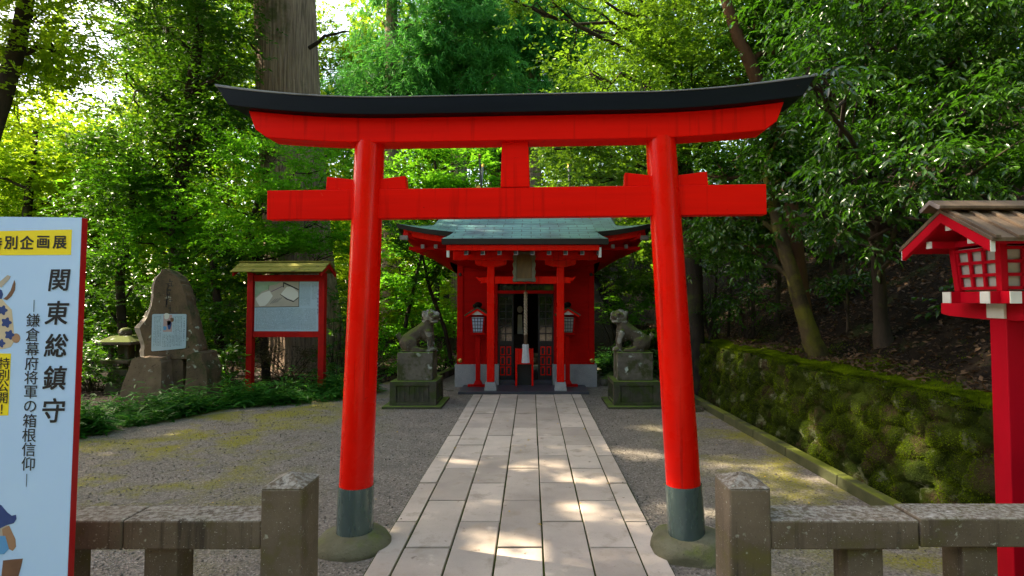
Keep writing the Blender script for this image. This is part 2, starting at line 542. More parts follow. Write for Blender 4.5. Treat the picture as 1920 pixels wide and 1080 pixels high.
def bake(o):
    """apply the modifiers of o"""
    dg = bpy.context.evaluated_depsgraph_get()
    dg.update()
    me = bpy.data.meshes.new_from_object(o.evaluated_get(dg))
    old = o.data
    o.modifiers.clear()
    o.data = me
    bpy.data.meshes.remove(old)
    return o


def copy_tree(o, parent=None):
    c = o.copy()
    COL.objects.link(c)
    c.parent = parent
    for ch in list(o.children):
        copy_tree(ch, c)
    return c


def vnoise(x, y, z, s=1.0):
    from mathutils import noise as mn
    return mn.noise(Vector((x * s, y * s, z * s)))


_glyphs = {}


def glyph(ch):
    """outline mesh of one character, centred, height 1"""
    if ch not in _glyphs:
        cu = bpy.data.curves.new('lettering', 'FONT')
        cu.body = ch
        cu.size = 1.0
        cu.resolution_u = 3
        ob = bpy.data.objects.new('lettering', cu)
        COL.objects.link(ob)
        dg = bpy.context.evaluated_depsgraph_get()
        dg.update()
        me = bpy.data.meshes.new_from_object(ob.evaluated_get(dg))
        V = np.array([v.co[:] for v in me.vertices])
        F = [tuple(p.vertices) for p in me.polygons]
        bpy.data.objects.remove(ob)
        bpy.data.meshes.remove(me)
        bpy.data.curves.remove(cu)
        if len(V):
            V[:, :2] -= (V[:, :2].min(0) + V[:, :2].max(0)) / 2
        _glyphs[ch] = (V, F)
    return _glyphs[ch]


def write(mb, ch, cx, cz, size, y, shear=0.0, bold=0.0, wid=1.0):
    """one character facing -y"""
    V, F = glyph(ch)
    if not len(V): return
    for k, (dx, dz) in enumerate(((0, 0),) if not bold else ((0, 0), (bold, 0), (0, -bold), (bold, -bold))):
        mb.add([(cx + (vx * wid + shear * vy) * size + dx, y - k * 2e-5, cz + (vy + .18 * shear * vx) * size + dz) for vx, vy, vz in V], F)

M['cap_highlight'] = pmat('cap_highlight_grey', (.22, .23, .24), (.12, .125, .13), 6, .6, .2, 40, .002)  # pale grey of the painted cap highlight, also used on the finials
M['chipped'] = pmat('chipped_pale_stone', (.36, .32, .27), (.20, .17, .14), 9, .9, 1.0, 30, .02, .2)
# ------------------------------------------------------------------ ground, path, hillside
MB().grid(lambda u, v: (-120 + 240 * u, -60 + 240 * v, 0), 60, 60).build('ground', M['gravel'])
tag(bpy.data.objects['ground'], kind='structure')


def wall_x(Y):
    return 2.72 + .025 * max(0, 14 - Y) + .012 * max(0, 8 - Y)


def sstep(a, b, x):
    q = min(1, max(0, (x - a) / (b - a)))
    return q * q * (3 - 2 * q)


def hill_z(x, y):
    z1 = -1.0
    d = x - (wall_x(y) + .22)
    if d > 0:
        z1 = .96 + .10 * min(d, .7) + .62 * max(0, d - .7) + .05 * vnoise(x, y, 0, 1.5)
    z2 = -1.0
    if y > 14.6:
        e = (y - 14.6) * sstep(-9, 0, x)
        z2 = .3 * e + .06 * vnoise(x, y, 3, 1.2)
    return max(z1, z2)


def hill(u, v):
    y = -3 + 48 * v
    x0 = wall_x(y) + .42
    x = x0 + (34 * max(0, u - 1 / 70) ** 1.5 + .03 * (u > 0))
    return (x, y, min(hill_z(x, y), 14) if u > 0 else -.3)


o = MB().grid(hill, 70, 110).build('hillside', M['litter_soil'], smooth=True)
tag(o, kind='structure')
o = MB().grid(lambda u, v: ((lambda x, y: (x, y, max(-.3, hill_z(x, y) if x < wall_x(y) else -.3)))(-10 + (wall_x(14.2 + 26 * v) + 10.3) * u, 14.2 + 26 * v)), 50, 40).build('back_slope', M['litter_soil'], smooth=True)
tag(o, kind='structure')
# litter floor under the left wood
o = MB().add([(-40, 7.3, .012), (-6.2, 7.3, .012), (-5.2, 8.2, .012), (-4.6, 9.2, .012), (-3.3, 10.3, .012), (-2.6, 13, .012), (-2.6, 40, .012), (-40, 40, .012)], [tuple(range(8))]).build('forest_floor', M['litter_soil'])
tag(o, kind='structure')

# path: five columns of long slabs between two narrow border rows
bed = MB().box((-1.03, -4, .0), (.885, 10.1, .008)).build('path_bed', M['joint'])
tag(bed, kind='structure')
cols = [(-1.018, -.864, 1), (-.850, -.547, 0), (-.535, -.240, 1), (-.228, .071, 0), (.083, .386, 1), (.398, .700, 0), (.714, .872, 1)]
pb = MB()
for (xa, xb, odd) in cols:
    y = (4.37 if odd else 3.92) - .9 * 9
    while y < 10.08:
        ya, yb = y + .010, min(y + .890, 10.08)
        if yb - ya > .05 and ya > -3.5:
            j = lambda: random.uniform(-.003, .003)
            z = .024 + random.uniform(-.0025, .0025)
            pb.add([(xa + j(), ya + j(), .004), (xb + j(), ya + j(), .004), (xb + j(), yb + j(), .004), (xa + j(), yb + j(), .004)] +
                   [(xa + j(), ya + j(), z), (xb + j(), ya + j(), z + j() * .5), (xb + j(), yb + j(), z), (xa + j(), yb + j(), z + j() * .5)],
                   [(3, 2, 1, 0), (4, 5, 6, 7), (0, 1, 5, 4), (1, 2, 6, 5), (2, 3, 7, 6), (3, 0, 4, 7)])
        y += .9
o = pb.build('stone_path', M['slab'], bevel=.005)
tag(o, kind='structure')

# loose grit on the ground
n = 42000
yy = 2.2 + 8.5 * rng.random(n) ** 1.5
xx = rng.uniform(-5.4, 3.0, n)
keep = (xx < -1.02 + .05 * rng.random(n) ** 3) | (xx > .875 - .05 * rng.random(n) ** 3)
keep &= xx < np.array([wall_x(q) - .3 for q in yy])
keep &= ~((xx < -4.4) & (yy > 7.5))
xx, yy = xx[keep], yy[keep]
n = len(xx)
r = rng.uniform(.002, .0065, n) * rng.choice([1, 1, 1, 1.7], n)
base = np.array([(1, 0, 0), (0, 1, 0), (-1, 0, 0), (0, -1, 0), (0, 0, .8), (0, 0, -.4)])
V = base[None] * r[:, None, None] * rng.uniform(.7, 1.3, (n, 6, 1))
a = rng.uniform(0, 6.3, n)
ca, sa = np.cos(a)[:, None], np.sin(a)[:, None]
V = np.stack([V[..., 0] * ca - V[..., 1] * sa, V[..., 0] * sa + V[..., 1] * ca, V[..., 2]], -1)
V += np.stack([xx, yy, r * .3 + .024 * ((xx > -1.02) & (xx < .875))], -1)[:, None, :]
T = np.array([(0, 1, 4), (1, 2, 4), (2, 3, 4), (3, 0, 4), (1, 0, 5), (2, 1, 5), (3, 2, 5), (0, 3, 5)])
F = (T[None] + (np.arange(n) * 6)[:, None, None]).reshape(-1, 3)
o = mesh_np('grit', V.reshape(-1, 3), F, M['pebble'])
tag(o, kind='stuff')

# ------------------------------------------------------------------ torii
TC = Vector((-.085, 3.95, 0))
torii = thing('torii_gate', 'vermilion wooden torii gate with black curved cap over the stone path', 'torii', TC, (0, R(-.25), R(-2.5)))


def pil(sg, zb):
    xb, xt = sg * 1.138, sg * 1.018 - .026
    zt = 2.80
    X = lambda z: xb + (xt - xb) * z / zt
    m = MB()
    zs = [zb + .36, zb + .40, 1.0, 1.6, 2.2, 2.6, zt]
    m.tube([(X(z), 0, z) for z in zs], [.1165 - .0145 * (z / zt) for z in zs], 40)
    p = m.build('pillar', M['red'], torii, smooth=True, world=False)
    k = MB().tube([(X(z), 0, z) for z in (zb - .02, zb + .365)], [.1235, .1205], 40)
    k.tube([(X(z), 0, z) for z in (zb - .02, zb + .014)], [.1265, .1262], 40)
    k.build('metal_boot', M['metal'], p, smooth=True, world=False)


pil(-1, .055)
pil(1, .085)


def lift(u, s):                               # upward sweep of the lintels
    q = max(0, abs(u) - .80) / 1.2
    return s * q ** 2.0


def lintel(name, u0, u1, cutb, z0, z1, y0, y1, s, mat, taper=0.0):
    n = 44
    lo, hi = [], []
    for i in range(n + 1):
        u = u0 + (u1 - u0) * i / n
        t_ = 2 * i / n - 1
        hi.append((u, z1 + lift(u, s)))
        ul = u - cutb * t_
        lo.append((ul, z0 + lift(ul, s * .9) + taper * max(0, abs(t_) - .955) / .045))
    m = MB()
    V, F = [], []
    for (a, b_) in zip(lo, hi):
        V += [(a[0], y0, a[1]), (b_[0], y0, b_[1]), (b_[0], y1, b_[1]), (a[0], y1, a[1])]
    for i in range(n):
        for k in range(4):
            F.append((4 * i + k, 4 * i + (k + 1) % 4, 4 * i + 4 + (k + 1) % 4, 4 * i + 4 + k))
    F += [(3, 2, 1, 0), (4 * n, 4 * n + 1, 4 * n + 2, 4 * n + 3)]
    return m.add(V, F).build(name, mat, torii, bevel=.006, world=False)


lintel('red_lintel', -1.875, 1.80, .05, 2.782, 2.952, -.095, .095, .088, M['red_grain'], .05)
lintel('black_cap', -2.07, 1.985, .09, 2.953, 3.068, -.165, .165, .098, M['black_cap'])
lintel('cap_highlight', -2.077, 1.992, .006, 3.0685, 3.077, -.170, .170, .098, M['cap_highlight'])  # thin grey strip imitating the bright rim along the cap's top
MB().box((-1.76, -.044, 2.262), (1.69, .044, 2.468)).build('tie_beam', M['red_grain'], torii, bevel=.005, world=False)
MB().prism([(-.113, 2.469), (.086, 2.469), (.078, 2.781), (-.104, 2.781)], -.05, .05).build('centre_strut', M['red_grain'], torii, bevel=.004, world=False)
for sg in (-1, 1):
    xc = sg * 1.04 - .02
    for d in (-1, 1):
        pts = [(xc + d * .05, 2.469), (xc + d * .285, 2.469), (xc + d * .278, 2.562), (xc + d * .05, 2.535)]
        if d < 0: pts = pts[::-1]
        MB().prism(pts, -.034, .034).build('wedge', M['red_grain'], torii, bevel=.004, world=False)


def boulder(name, c, r, mat, label=None, cat=None, parent=None, seed=0, amp=.08, sq=2.4, cut=0.0, world=True):
    bm = bmesh.new()
    bmesh.ops.create_icosphere(bm, subdivisions=4, radius=1)
    for v in bm.verts:
        p = v.co.copy()
        k = (abs(p.x) ** sq + abs(p.y) ** sq + abs(p.z) ** sq) ** (-1 / sq)
        p = p * k
        q = 1 + amp * vnoise(p.x + seed * 7, p.y, p.z, 1.3) + amp * .35 * vnoise(p.x + seed * 7, p.y, p.z, 4)
        if cut:
            for i in range(7):
                random.seed(seed * 100 + i)
                nrm = Vector((random.uniform(-1, 1), random.uniform(-1, 1), random.uniform(-.5, .8))).normalized()
                dd = p.dot(nrm) - cut
                if dd > 0: p = p - nrm * dd * .85
        v.co = Vector((p.x * r[0] * q, p.y * r[1] * q, p.z * r[2] * q))
    V = [(v.co.x + c[0], v.co.y + c[1], v.co.z + c[2]) for v in bm.verts]
    F = [tuple(v.index for v in f.verts) for f in bm.faces]
    bm.free()
    mb = MB()
    mb.add(V, F)
    o = mb.build(name, mat, parent, smooth=False, world=world)
    o.data.shade_smooth()
    if label: tag(o, label, cat)
    return o


boulder('foundation_stone', (-1.225, 4.01, .0), (.255, .25, .115), M['found_stone'], 'round boulder under the left torii pillar, evenly grey-green', 'stone', seed=3, amp=.07)
boulder('foundation_stone', (1.075, 3.93, .0), (.262, .26, .145), M['found_stone'], 'sunlit mossy boulder with a split under the right torii pillar', 'stone', seed=5, amp=.13)

# ------------------------------------------------------------------ stone railings in front
def railing(label, sg, post_x, rails, legs):
    f = thing('stone_railing', label, 'railing', (post_x, 2.7, 0))
    m = MB()
    a, ya, yb = .094, 2.6, 2.81
    m.box((post_x - a, ya, -.05), (post_x + a, yb, .846))
    p = m.build('post', M['fence_stone'], f, bevel=.010)
    cx, cy = post_x, (ya + yb) / 2
    mm = MB().add([(cx - a, ya, .846), (cx + a, ya, .846), (cx + a, yb, .846), (cx - a, yb, .846), (cx, cy, .893)],
                  [(0, 1, 4), (1, 2, 4), (2, 3, 4), (3, 0, 4), (3, 2, 1, 0)])
    mm.build('post_cap', M['fence_stone'], p)
    for (xa, xb, zz) in rails:
        MB().box((xa, 2.608, .572 + zz), (xb, 2.802, .702 + zz)).build('rail', M['fence_stone'], f, bevel=.008)
    for (xa, xb) in legs:
        MB().box((xa, 2.64, -.05), (xb, 2.775, .5715)).build('leg', M['fence_stone'], f, bevel=.006)


railing('grey stone railing left of the path, ending in a dark post', -1, -1.122,
        [(-1.836, -1.217, 0), (-3.0, -1.842, -.001), (-4.2, -3.006, 0)], [(-1.76, -1.61), (-2.25, -2.10), (-3.1, -2.95)])
railing('lichen-spotted stone railing right of the path, crossing the crimson lantern post', 1, .984,
        [(1.078, 1.745, 0), (1.751, 2.9, .010), (2.906, 3.6, .012)], [(1.44, 1.60), (1.96, 2.12), (2.95, 3.1)])


# ------------------------------------------------------------------ sign board at the left
SY = 2.30
KS = SY / FPX
sr = P(124, 1080, SY)
sign = thing('exhibition_sign', 'tall pale blue exhibition sign board with red edge and Japanese lettering', 'sign', (sr.x, SY, 0), (0, R(.55), R(0)))
zt = P(150, 408, SY).z
MB().box((-.98, .0005, .10), (-.0005, .034, zt)).build('board_edge', M['sign_red'], sign, bevel=.003, world=False)
MB().box((-.98, -.0025, .10), (.0, .0003, zt)).build('printed_face', M['sign_face'], sign, world=False)


def S(px, py):                                 # photo pixel -> the sign's own x and z
    p = P(px, py, SY - .003)
    q = Vector((p.x - sr.x, 0, p.z))
    return q.x - p.z * math.tan(R(.55)), q.z


def spoly(name, pts, mat, y, parent=sign):
    V = [(*[S(px, py)[0]], y, S(px, py)[1]) for px, py in pts]
    mb = MB()
    mb.add([(v[0], v[1], v[2]) for v in V] + [(v[0], y + .0006, v[2]) for v in V],
           [tuple(range(len(V)))] + [(i, (i + 1) % len(V), (i + 1) % len(V) + len(V), i + len(V)) for i in range(len(V))])
    return mb.build(name, mat, parent, world=False)


def circ(cx, cy, rx, ry=None, n=14, rot=0.0, lobes=0, amp=0.0):
    ry = ry or rx
    return [(cx + rx * (1 + amp * math.cos(lobes * a)) * math.cos(a + rot), cy + ry * (1 + amp * math.cos(lobes * a)) * math.sin(a + rot)) for a in [2 * math.pi * i / n for i in range(n)]]


band = spoly('yellow_band', [(-210, 441), (135, 430.5), (133, 478), (-210, 483)], M['yellow'], -.0034)
tagb = spoly('yellow_tag', [(-60, 664), (20.5, 664), (15.5, 780), (-60, 782)], M['yellow'], -.0034)
ink = MB()
for ch, px, py, s in (('特', -9, 457, 29), ('別', 20.5, 455.5, 29), ('企', 50.5, 455, 29), ('画', 81, 454, 29), ('展', 112, 454, 29)):
    x, z = S(px, py)
    write(ink, ch, x, z, s * KS * .92, -.0048, bold=.0026)
ink.build('band_lettering', M['ink'], sign, world=False)
ink = MB()
for ch, px, py in (('特', 8, 682), ('別', 7, 704), ('公', 6, 725), ('開', 5, 747), ('！', 3.5, 768)):
    x, z = S(px, py)
    write(ink, ch, x, z, 22.5 * KS, -.0048, bold=.0008)
ink.build('tag_lettering', M['ink'], sign, world=False)
ink = MB()
for ch, px, py, s in (('関', 111, 525, 45), ('東', 107, 586, 47), ('総', 105.5, 647, 46), ('鎮', 102.5, 708, 47), ('守', 100, 769, 48)):
    x, z = S(px, py)
    write(ink, ch, x, z, s * KS, -.0044, shear=.10, bold=.0030, wid=.95)
ink.build('title_lettering', M['ink'], sign, world=False)
ink = MB()
for i, ch in enumerate('鎌倉幕府将軍の箱根信仰'):
    x, z = S(62.5 - .95 * i, 601 + 26.9 * i)
    write(ink, ch, x, z, 27 * KS, -.0044, bold=.0006)
for (px, y0, y1) in ((64, 563, 586), (50.2, 889, 913)):
    (xa, za), (xb, zb) = S(px + 1.1, y0), S(px - 1.1, y1)
    ink.add([(xb, -.0044, za), (xa, -.0044, za), (xa, -.0044, zb), (xb, -.0044, zb)], [(0, 1, 2, 3)])
ink.build('subtitle_lettering', M['ink'], sign, world=False)
# printed figures that run off the left side of the picture
fg = spoly('printed_figure', [(-60, 530), (-4, 548), (2, 560), (12, 572), (22, 582), (25, 612), (27, 640), (20, 652), (4, 656), (-60, 648)], M['cream'], -.0032)
spoly('robe_flower', circ(5, 583, 8, n=30, lobes=5, amp=.22), M['navy'], -.0038, fg)
for (x, y, r) in ((12, 606, 8.5), (18, 629, 8), (2, 645, 7)):
    spoly('robe_flower', circ(x, y, r, n=30, lobes=5, amp=.22), M['navy'], -.0038, fg)
spoly('collar', [(-40, 535), (3, 545), (6, 553), (3, 562), (-40, 560)], M['navy'], -.0037, fg)
spoly('sleeve_end', circ(30, 635, 8, 9), M['skin_print'], -.0036, fg)
spoly('curved_horn', [(6, 562), (13, 556), (20, 546), (24, 534), (27, 526), (29, 533), (28, 545), (22, 556), (13, 564)], M['brown_print'], -.0036, fg)
spoly('pale_staff', [(-4, 533), (14, 517), (20, 519), (18, 524), (2, 541)], M['beige_print'], -.0036, fg)
fg = spoly('printed_figure', [(-60, 940), (0, 948), (8, 960), (14, 985), (9, 1010), (4, 1030), (-60, 1060)], M['beige_print'], -.0032)
spoly('hat', [(-60, 940), (2, 948), (14, 962), (22, 968), (30, 966), (31, 974), (26, 982), (12, 986), (0, 992), (-60, 1000)], M['navy'], -.0037, fg)
spoly('face', [(4, 993), (17, 986), (21, 995), (29, 1012), (30, 1026), (24, 1034), (12, 1028), (6, 1012)], M['skin_print'], -.0035, fg)
spoly('blue_cloth', [(-30, 1006), (10, 1006), (17, 1030), (8, 1040), (-30, 1042)], M['sky_print'], -.0039, fg)
spoly('brown_cloth', [(6, 1052), (22, 1050), (43, 1048), (40, 1062), (34, 1084), (2, 1090)], M['brown_print'], -.0039, fg)

# ------------------------------------------------------------------ crimson wooden lantern at the right
LX, LY = 2.79, 3.345
lan = thing('wooden_lantern', 'large crimson wooden lantern with plank roof and white beam ends on a square post', 'lantern', (LX, LY, 0))
MB().box((LX - .060, LY - .058, -.03), (LX + .062, LY + .062, 1.60)).build('post', M['crimson'], lan, bevel=.006)
ar = MB().prism_x([(LY - .46, 1.60), (LY - .40, 1.588), (LY - .12, 1.575), (LY + .12, 1.575), (LY + .40, 1.588), (LY + .47, 1.60), (LY + .47, 1.672), (LY - .46, 1.672)], LX - .055, LX + .06).build('arm', M['crimson'], lan, bevel=.004)
MB().box((LX - .075, LY - .062, 1.586), (LX - .0605, LY + .064, 1.6715)).build('white_end', M['white'], lan)
for sy in (-1, 1):                             # tray of crossed beams with white ends
    yc = LY + sy * .147
    b_ = MB().box((LX - .245, yc - .034, 1.673), (LX + .245, yc + .034, 1.742)).build('tray_beam', M['crimson'], lan, bevel=.003)
    for sx_ in (-1, 1):
        MB().box((LX + sx_ * .2485 - .0032, yc - .033, 1.674), (LX + sx_ * .2485 + .0032, yc + .033, 1.741)).build('white_end', M['white'], b_)
    xc = LX + sy * .160
    for (ya, yb, e) in ((LY - .243, LY - .1815, -1), (LY - .1125, LY + .1125, 0), (LY + .1815, LY + .243, 1)):
        b_ = MB().box((xc - .032, ya, 1.6735), (xc + .032, yb, 1.7415)).build('tray_beam', M['crimson'], lan, bevel=.003)
        if e:
            ye = ya - .003 if e < 0 else yb + .003
            MB().box((xc - .031, ye - .003, 1.6745), (xc + .031, ye + .003, 1.7405)).build('white_end', M['white'], b_)
# light box, wider at the top
bz0, bz1 = 1.7425, 2.012
hb, ht = .178, .196
for sx_ in (-1, 1):
    for sy in (-1, 1):
        m_ = MB()
        V = []
        for z, h in ((bz0, hb), (bz1, ht)):
            x, y = LX + sx_ * (h - .020), LY + sy * (h - .020)
            V += [(x - .0195, y - .0195, z), (x + .0195, y - .0195, z), (x + .0195, y + .0195, z), (x - .0195, y + .0195, z)]
        m_.add(V, [(3, 2, 1, 0), (4, 5, 6, 7), (0, 1, 5, 4), (1, 2, 6, 5), (2, 3, 7, 6), (3, 0, 4, 7)])
        m_.build('corner_post', M['crimson'], lan, bevel=.003)


def lattice_side(ax, sg, zc0, zc1, half0, half1, mat, parent, nv, nh, name='lattice', cx=LX, cy=LY, bw=.008, inset=.026, panel=None):
    """a square lattice filling one tapered side of a lantern box"""
    m_ = MB()

    def pt(a, q, d):                            # a across -1..1, q height 0..1, d depth inward
        h = half0 + (half1 - half0) * q
        z = zc0 + (zc1 - zc0) * q
        w_ = (h - inset * 1.55) * a
        return (cx + sg * (h - d), cy + w_, z) if ax == 'x' else (cx + w_, cy + sg * (h - d), z)

    def bar(a0, q0, a1, q1, wa, wq):
        V = []
        for d in (.012, .026):
            V += [pt(a0 - wa, q0 - wq, d), pt(a1 + wa, q0 - wq, d) if wa and not wq else pt(a1 + wa, q1 - wq, d), pt(a1 + wa, q1 + wq, d), pt(a0 - wa, q1 + wq, d) if wa and not wq else pt(a0 - wa, q0 + wq, d)]
        m_.add(V, [(0, 1, 2, 3), (7, 6, 5, 4), (0, 4, 5, 1), (1, 5, 6, 2), (2, 6, 7, 3), (3, 7, 4, 0)])
    hh = (half0 + half1) / 2 - inset * 1.55
    for i in range(nv + 1):
        a = -1 + 2 * i / nv
        bar(a, 0.02, a, .98, bw / hh, 0)
    for j in range(nh + 1):
        q = .06 + .88 * j / nh
        bar(-1, q, 1, q, 0, bw / (zc1 - zc0))
    m_.build(name, mat, parent)
    pm = MB()
    pm.add([pt(-1.1, 0, .034), pt(1.1, 0, .034), pt(1.1, 1, .034), pt(-1.1, 1, .034)] + [pt(-1.1, 0, .037), pt(1.1, 0, .037), pt(1.1, 1, .037), pt(-1.1, 1, .037)],
           [(0, 1, 2, 3), (7, 6, 5, 4), (0, 4, 5, 1), (1, 5, 6, 2), (2, 6, 7, 3), (3, 7, 4, 0)])
    pm.build('paper_pane', panel or M['paper'], parent)


for ax in 'xy':
    for sg in (-1, 1):
        lattice_side(ax, sg, bz0 + .004, bz1 - .012, hb, ht, M['crimson'], lan, 3, 3, bw=.009)
for sy in (-1, 1):
    MB().box((LX - .27, LY + sy * .176 - .022, 2.0125), (LX + .27, LY + sy * .176 + .022, 2.052)).build('wall_plate', M['crimson'], lan, bevel=.003)
    MB().box((LX + sy * .176 - .02, LY - .153, 2.0125), (LX + sy * .176 + .02, LY + .153, 2.05)).build('wall_plate', M['crimson'], lan, bevel=.003)
rz, ez, rh = 2.205, 2.012, .355                # ridge and eave heights, half width of the roof
xl, xr = LX - .385, LX + .385
for sy in (-1, 1):
    ey = LY + sy * rh
    sl_ = (rz - ez) / rh
    q = lambda f, dz: (LY + sy * rh * f, rz - sl_ * rh * f + dz)
    pts = [q(0, 0), q(1.06, 0), q(1.06, .021), q(0, .021)]
    if sy < 0: pts = pts[::-1]
    rf = MB().prism_x(pts, xl, xr).build('roof_board', M['wood_roof'], lan, bevel=.002)
    for i in range(7):
        xx_ = xl + .012 + i * (2 * .385 - .054) / 6
        pts = [q(.02, .0215), q(1.09, .0215), q(1.09, .038), q(.02, .038)]
        if sy < 0: pts = pts[::-1]
        MB().prism_x(pts, xx_, xx_ + .03).build('batten', M['wood_roof'], rf, bevel=.002)
    for xb_ in (xl + .004, xr - .030):          # bargeboards in the gables
        pts = [q(.0, -.060), q(1.0, -.066), q(1.0, -.001), q(0, -.001)]
        if sy < 0: pts = pts[::-1]
        bb = MB().prism_x(pts, xb_, xb_ + .026).build('bargeboard', M['crimson'], lan, bevel=.003)
        e = q(1.0, -.066)
        e2 = q(1.0, -.002)
        ya, yb = sorted((e[0] + sy * .001, e[0] + sy * .006))
        MB().box((xb_ + .001, ya, e[1] + .001), (xb_ + .025, yb, e2[1])).build('white_end', M['white'], bb)
    pts = [q(.0, -.022), q(1.0, -.022), q(1.0, -.0015), q(0, -.0015)]
    MB().prism_x(pts[::-1] if sy < 0 else pts, xl + .0305, xr - .0305).build('roof_lining', M['crimson'], lan)
    for f, zz in ((.47, -.1),):
        yy_, z0 = q(f, -.062)
        pu = MB().box((LX - .33, yy_ - .022, z0 - .045), (LX + .33, yy_ + .022, z0 - .001)).build('purlin', M['crimson'], lan, bevel=.002)
        for sx_ in (-1, 1):
            MB().box((LX + sx_ * .334 - .0035, yy_ - .021, z0 - .044), (LX + sx_ * .334 + .0035, yy_ + .021, z0 - .002)).build('white_end', M['white'], pu)
pu = MB().box((LX - .33, LY - .022, rz - .105), (LX + .33, LY + .022, rz - .066)).build('purlin', M['crimson'], lan, bevel=.002)
MB().box((LX - .3375, LY - .021, rz - .104), (LX - .3305, LY + .021, rz - .067)).build('white_end', M['white'], pu)
MB().prism_x([(LY - .165, 2.053), (LY + .165, 2.053), (LY + .03, 2.135), (LY - .03, 2.135)], LX - .165, LX - .150).build('gable_board', M['crimson'], lan)
cap = []
MB().prism_x([(LY - .085, rz + .015), (LY - .075, rz + .008), (LY, rz + .048), (LY + .075, rz + .008), (LY + .085, rz + .015), (LY + .085, rz + .030), (LY, rz + .074), (LY - .085, rz + .030)], xl - .055, xr + .055).build('ridge_cap', M['wood_roof'], lan, bevel=.002)
MB().prism_x([(LY - .084, rz + .0145), (LY - .073, rz + .0095), (LY, rz + .0485), (LY + .073, rz + .0095), (LY + .084, rz + .0145), (LY + .084, rz + .029), (LY, rz + .073), (LY - .084, rz + .029)], xl - .060, xl - .0555).build('ridge_cap_end', M['grey_wood'], lan)

# ------------------------------------------------------------------ notice board
NY = 10.2
nb = thing('notice_board', 'red-framed notice board with small moss-grown roof and a printed panel', 'notice board', (P(538, 560, NY).x, NY, 0), (0, 0, R(-3)))
K = NY / FPX
Lx = lambda px: (px - 538) * K
Lz = lambda py: P(538, py, NY).z
for px in (469.5, 606.5):
    MB().box((Lx(px - 5.6), -.055, -.05), (Lx(px + 5.6), .055, Lz(512))).build('post', M['board_red'], nb, bevel=.004, world=False)
MB().box((Lx(475.3), -.04, Lz(527)), (Lx(600.7), .04, Lz(515.5))).build('rail', M['board_red'], nb, bevel=.004, world=False)
MB().box((Lx(475.3), -.04, Lz(632)), (Lx(600.7), .04, Lz(622))).build('rail', M['board_red'], nb, bevel=.004, world=False)
MB().box((Lx(475.4), -.005, Lz(621.8)), (Lx(600.6), .02, Lz(527.2))).build('backboard', M['board_red'], nb, world=False)
pan = MB().box((Lx(476.6), -.012, Lz(621)), (Lx(599.6), -.006, Lz(528))).build('printed_panel', M['panel'], nb, world=False)


def npoly(name, pts, mat, y, par=pan):
    mb = MB()
    V = [(Lx(440 + a / 6), y, Lz(480 + b_ / 6)) for a, b_ in pts]
    mb.add(V + [(v[0], y + .002, v[2]) for v in V], [tuple(range(len(V)))] + [(i, (i + 1) % len(V), (i + 1) % len(V) + len(V), i + len(V)) for i in range(len(V))])
    return mb.build(name, mat, par, world=False)


npoly('garden_picture', [(222, 292), (728, 290), (730, 568), (220, 576)], M['beige_print'], -.0145)
npoly('picture_trees', [(222, 294), (520, 292), (470, 320), (390, 335), (380, 372), (300, 400), (240, 460), (222, 465)], M['green_print'], -.0160)
npoly('picture_court', [(410, 400), (548, 340), (726, 400), (726, 560), (560, 565), (470, 480)], M['pale_print'], -.0152).data.materials[0] = M['beige_print']
npoly('picture_plants', [(230, 480), (300, 420), (390, 390), (430, 450), (380, 520), (340, 560), (280, 565), (250, 520)], M['pale_print'], -.0160)
npoly('picture_pond', [(520, 430), (590, 345), (650, 345), (720, 410), (724, 460), (670, 505), (600, 480)], M['pale_print'], -.0165)
npoly('picture_pond_edge', [(510, 430), (520, 430), (600, 480), (670, 505), (724, 462), (724, 474), (668, 518), (590, 490)], M['ink'], -.0166)
npoly('picture_line', [(545, 295), (560, 295), (724, 372), (724, 384), (556, 312), (556, 352), (546, 352)], M['ink'], -.0168)
npoly('picture_line', [(410, 398), (545, 335), (546, 341), (414, 404)], M['purple_ink'], -.0168)
npoly('picture_line', [(380, 330), (384, 330), (384, 384), (380, 384)], M['ink'], -.0168)
npoly('picture_line', [(218, 573), (732, 566), (732, 572), (218, 579)], M['ink'], -.0168)
npoly('picture_line', [(728, 288), (733, 288), (733, 570), (728, 570)], M['ink'], -.0168)
for i in range(9):
    a = 390 + 12 * i
    npoly('picture_line', [(a, 540 - 3 * i), (a + 60, 480 - 2 * i), (a + 62, 484 - 2 * i), (a + 2, 544 - 3 * i)], M['grey_ink'], -.0163) if i % 2 else None


def script(mb, x0, x1, z0, z1, cw, ch, y, fill=.8):
    """columns of tiny brush-like characters, too small to read in the photograph"""
    x = x1 - cw / 2
    while x > x0:
        z = z1 - ch / 2
        while z > z0:
            if random.random() < fill:
                for k in range(random.choice((2, 3, 3, 4))):
                    a = random.choice((0, 1))
                    l, wd = random.uniform(.3, .42) * cw, .075 * cw
                    cx_, cz_ = x + random.uniform(-.2, .2) * cw, z + random.uniform(-.25, .25) * ch
                    dx, dz = (l, wd) if a else (wd, l * ch / cw * .9)
                    mb.add([(cx_ - dx, y, cz_ - dz), (cx_ + dx, y, cz_ - dz), (cx_ + dx, y, cz_ + dz), (cx_ - dx, y, cz_ + dz)], [(0, 1, 2, 3)])
            z -= ch
        x -= cw * 1.42


